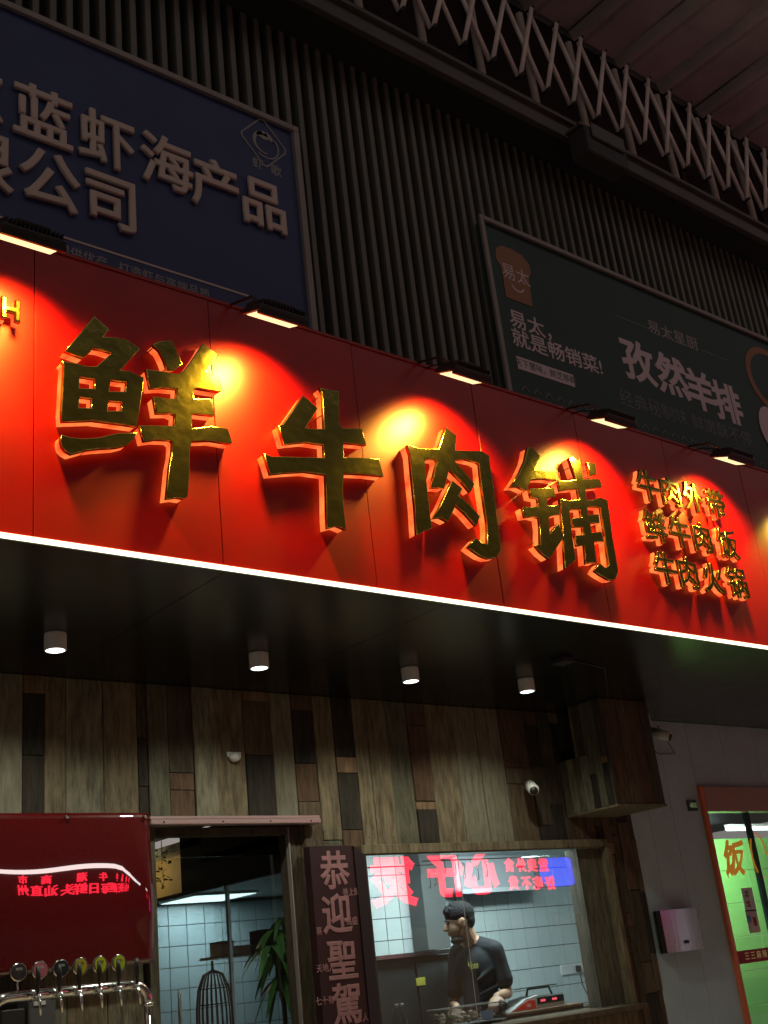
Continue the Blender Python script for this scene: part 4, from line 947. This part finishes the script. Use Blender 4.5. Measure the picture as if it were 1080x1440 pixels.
# round mirror
q = PY(254, 1416, 5.75); mr = thing('round_mirror', 'small pale round mirror standing inside the doorway at the left', 'mirror', (q.x, 5.75, 1.165))
Mz = Matrix.Translation(q) @ Matrix.Rotation(R(62), 4, 'Z') @ Matrix.Translation(-q)
bm = bmesh.new(); lathe(bm, [(.062, 0), (.068, .006), (.062, .012)], tuple(q), 'y', 32)
for v in bm.verts: v.co = Mz @ Vector((v.co.x, v.co.y, q.z + (v.co.z - q.z) * 1.25))
obj('rim', bm, M_PLS, mr, True)
bm = bmesh.new(); lathe(bm, [(.055, -.003), (.056, -.001)], tuple(q), 'y', 32)
for v in bm.verts: v.co = Mz @ Vector((v.co.x, v.co.y, q.z + (v.co.z - q.z) * 1.25))
obj('glass', bm, M_CHROME, mr, False); tube('stem', [(q.x, 5.75, 1.166), (q.x, 5.75, q.z - .08)], .006, M_WHITE, mr, 8)
# yellow flowering pendant far inside
q = PY(228, 1215, 7.4); pn = thing('hanging_garland', 'yellow lit leafy garland hanging deep inside the doorway', 'garland', (q.x, 7.4, q.z))
tube('cord', [(q.x, 7.4, q.z), (q.x, 7.4, 2.598)], .003, M_DARK, pn, 5)
M_YL = mat('yellow_leaf', (.55, .48, .08), .5)
for k in range(60):
    c0 = q + Vector((rl.uniform(-.09, .06), rl.uniform(-.1, .1), rl.uniform(-.14, .10))); bm = bmesh.new(); d_ = Vector((rl.uniform(-1, 1), rl.uniform(-1, 1), rl.uniform(-1, .2))).normalized() * .04; s_ = d_.orthogonal().normalized() * .012
    vs = [bm.verts.new(p_) for p_ in (c0, c0 + d_ * .5 + s_, c0 + d_, c0 + d_ * .5 - s_)]; bm.faces.new(vs); obj('leaf', bm, M_YL if k % 3 else M_LEAF, pn)
light('pendant_lamp', 'POINT', (3.95, 7.75, 2.42), 2.4, (1, .78, .42), kr, .06)
# shelf in far kitchen
sf = thing('wall_shelf', 'pale shelf with boxes on the tiles beyond the doorway glass', 'shelf', (4.9, 7.6, 1.7))
a = PY(300, 1345, 8.0); b = PY(388, 1335, 8.0)
box('shelf_board', a.x, b.x, 7.9, 8.2, a.z - .02, a.z, M_BRUSH, sf)
xx = a.x + .03
for k, (w_, h_, c_) in enumerate(((.12, .10, M_WHITE), (.16, .06, M_PLS), (.10, .16, M_CAB), (.14, .08, M_WHITE), (.2, .05, mat('tan_box', (.4, .3, .18), .6)))):
    tag(box('storage_box', xx, xx + w_, 7.94, 8.1, a.z + .001, a.z + h_, c_, None, .004), ('small white box at the left end of the shelf beyond the doorway', 'flat milky box second from the left on the far shelf', 'tall dark box in the middle of the far shelf', 'white box right of the tall dark box on the far shelf', 'wide flat tan box at the right end of the far shelf')[k], 'box', 'boxes on the far kitchen shelf'); xx += w_ + .04
# ------------------------------------------------------------------ beer tower
bt = thing('beer_tower', 'polished steel beer tap rail with round badges in front of the red vinyl sheet', 'beer tap tower', (2.4, 5.2, 0))
A_ = PY(12, 1401, 5.2); B_ = PY(184, 1387, 5.2); zt = (A_.z + B_.z) / 2
rr_ = .024
arcR = [(B_.x + math.sin(t) * .085, 5.2, zt - .085 + math.cos(t) * .085) for t in [k * math.pi / 16 for k in range(9)]]
arcL = [(A_.x - math.sin(t) * .085, 5.2, zt - .085 + math.cos(t) * .085) for t in [k * math.pi / 16 for k in range(8, -1, -1)]]
tube('rail', arcL + arcR, rr_, M_CHROME, bt, 20)
tube('leg', [(arcR[-1][0], 5.2, zt - .084), (arcR[-1][0], 5.2, .02)], .017, M_CHROME, bt, 16); tube('leg', [(arcL[0][0], 5.2, zt - .084), (arcL[0][0], 5.2, .02)], .017, M_CHROME, bt, 16)
for xx in (arcR[-1][0], arcL[0][0]): tube('collar', [(xx, 5.2, zt - .10), (xx, 5.2, zt - .082)], .028, M_CHROME, bt, 16)
tube('pink_line', [(x_ + .003, 5.2 - .018, z_ + .017) for x_, _, z_ in arcR[3:]], .002, mat('dull_pink', (.6, .1, .1), .3), bt, 5)  # thin pink line along the outer bend of the rail
for k, px in enumerate((44, 74, 102, 130, 157, 183)):
    p = PY(px, 1399, 5.2); x_ = p.x
    tp_ = tube('tap', [(x_, 5.2, zt), (x_, 5.15, zt - .005), (x_, 5.12, zt - .012)], .011, M_CHROME, bt, 10)
    tube('spout', [(x_, 5.125, zt - .01), (x_ + .002, 5.115, zt - .04), (x_ + .003, 5.112, zt - .085)], .007, M_CHROME, tp_, 8, [.009, .0075, .006])
    tube('handle', [(x_, 5.13, zt + .0), (x_ - .002, 5.125, zt + .04), (x_ - .004, 5.12, zt + .07), (x_ - .006, 5.118, zt + .11)], .009, M_BLK, tp_, 8, [.006, .009, .012, .008])
    tube('clamp', [(x_ - .006, 5.2, zt), (x_ + .006, 5.2, zt)], .0275, M_CHROME, tp_, 18)
for k, (px, col, lb) in enumerate(((25, (.05, .04, .045), 'dark patterned badge'), (55, (.42, .12, .15), 'pink badge'), (84.5, (.012, .02, .02), 'black badge'), (112, (.40, .34, .02), 'mustard yellow badge'), (139.5, (.45, .50, .01), 'bright yellow green badge'), (166, (.40, .48, .01), 'lime badge nearest the bend'))):
    p = PY(px, 1362, 5.2); x_ = p.x; zc = zt + .098
    bg_ = tube('badge_stem', [(x_, 5.2, zt + .02), (x_, 5.2, zc - .03)], .005, M_CHROME, bt, 8); bg_['label'] = lb + ' stem'
    bm = bmesh.new(); lathe(bm, [(.036, .004), (.038, 0), (.038, -.010), (.034, -.013)], (x_, 5.2, zc), 'y', 28); rm = obj('badge', bm, M_CHROME, bt, False); rm['label'] = lb
    bm = bmesh.new(); lathe(bm, [(.033, -.0132), (.033, -.0150), (.031, -.0158)], (x_, 5.2, zc), 'y', 28)
    for v in bm.verts: v.co.x = x_ + (v.co.x - x_) * (.82 if k > 2 else 1)
    obj('badge_face', bm, mat('badge_%s' % ('dark', 'pink', 'black', 'mustard', 'yellow', 'lime')[k], col, .35, noise=.5 if k == 0 else .1, nscale=40), rm, False)
    text('BEER', x_, zc + .012, 5.1842, .014, M_DARK if k > 2 else M_PLS, rm, 'lettering', .0006, .01)
    for j in range(9):
        a_ = math.pi * (j + .5) / 9; bm = bmesh.new(); ball(bm, (x_ + math.cos(a_) * .038, 5.194, zc + math.sin(a_) * .038), (.003, .003, .003), 1); obj('stud', bm, M_CHROME, rm)
dbx = thing('wall_unit', 'dark grey cooler unit with white label behind the beer taps', 'cooler unit', (2.3, 5.35, 1.4))
a = PY(41, 1403, 5.32); b = PY(79, 1440, 5.32); box('body', a.x, b.x, 5.32, 5.46, b.z - .15, a.z, mat('unit_grey', (.10, .10, .11), .5), dbx, .006)
box('label', a.x + .02, a.x + .075, 5.316, 5.319, a.z - .035, a.z - .018, M_WHITE, dbx); box('body_base', a.x - .12, a.x - .01, 5.33, 5.46, b.z - .15, a.z - .04, M_DARK, dbx, .006)

# ------------------------------------------------------------------ shops across the street, behind the camera (mirrored in the window and vinyl)
ob_ = thing('opposite_building', 'dark shop building across the street with neon characters, mirrored in the window', 'building', (8, -5.6, 0))
M_OPP = mat('opposite_wall', (.20, .18, .16), .8, noise=.3, nscale=1)
box('wall', -14, 36, -11, -5.2, 0, 11.5, M_OPP, ob_)  # unseen; height chosen to keep sky out of the fascia's reflections
for k in range(14): box('upper_window', -12 + k * 3.3, -10.4 + k * 3.3, -5.19, -5.15, 6.2, 7.8, M_DARK, ob_)
box('sign_board', 4, 24, -5.19, -5.1, 2.75, 4.2, mat('opposite_board', (.02, .02, .022), .5), ob_)
for k in range(9):
    x = -12 + k * 4.6; 
    box('shop_door', x, x + 1.5, -5.19, -5.12, .05, 2.3, mat('opposite_door', (.20, .13, .07), .6), ob_)
    box('shop_window', x + 1.7, x + 4.1, -5.19, -5.13, .7, 2.3, mat('opposite_window', (.05, .04, .03), .2, emit=(1, .62, .35), es=.07), ob_)
box('streak_panel', 20.3, 21.3, -5.12, -5.09, .9, 2.5, mat('streak_glow', (.6, .6, .6), .4, emit=(.9, .92, 1), es=.8), ob_)  # unseen glowing panel added to put a bright streak in the steel cover
YV = 2 * YG + 5.09
M_NEON = mat('red_neon', (.8, .02, .04), .5, emit=(1, .01, .05), es=6)
M_NB = mat('blue_neon', (.05, .05, .8), .5, emit=(.03, .04, 1), es=3.5)
M_NV = mat('small_red_neon', (.8, .02, .04), .5, emit=(1, .02, .05), es=8)
def neon(ch, px, py, h_, bold=.03, m_=None, sx=1., yv=None, tiltx=None):
    p = PY(px, py, yv or YV); return text(ch, p.x, p.z, -5.09, h_, m_ or M_NEON, ob_, 'neon_character', .03, bold, sx, True)
neon('煲', 553, 1240, 1.0, .035); neon('仔', 627, 1232, .85, .05); neon('心', 676, 1230, .85, .05)
for ch, px in (('食', 716), ('外', 732), ('卖', 748), ('堂', 764)): neon(ch, px, 1218, .26, .03)
for ch, px in (('贵', 722), ('不', 740), ('吃', 756), ('好', 773)): neon(ch, px, 1243, .26, .03)
p = PY(786, 1226, YV)
prism('neon_oval', [(p.x + (math.cos(t * math.pi / 14) * .28 + (.25 if math.cos(t * math.pi / 14) > 0 else -.25)), p.z + math.sin(t * math.pi / 14) * .27) for t in range(28)], -5.10, -5.085, M_NB, ob_)
YV2 = 2 * 5.41 + 5.09
for ch, px in (('市', 37), ('商', 67), ('潮', 107), ('牛', 135)): neon(ch, px, 1233, .135, .02, M_NV, yv=YV2)
for ch, px in (('州', 36), ('直', 55), ('汕', 73), ('头', 92), ('鲜', 106), ('日', 122), ('每', 139)): neon(ch, px, 1251, .175, .015, M_NV, yv=YV2)
M_NW = mat('white_neon', (.9, .8, .8), .5, emit=(1, .85, .82), es=7)
a = PY(0, 1222, YV2); b = PY(215, 1212, YV2); tube('white_light_strip', [(a.x - 1, -5.08, a.z), (b.x, -5.08, b.z)], .035, M_NW, ob_, 6)
a = PY(500, 1206, YV); b = PY(640, 1200, YV)
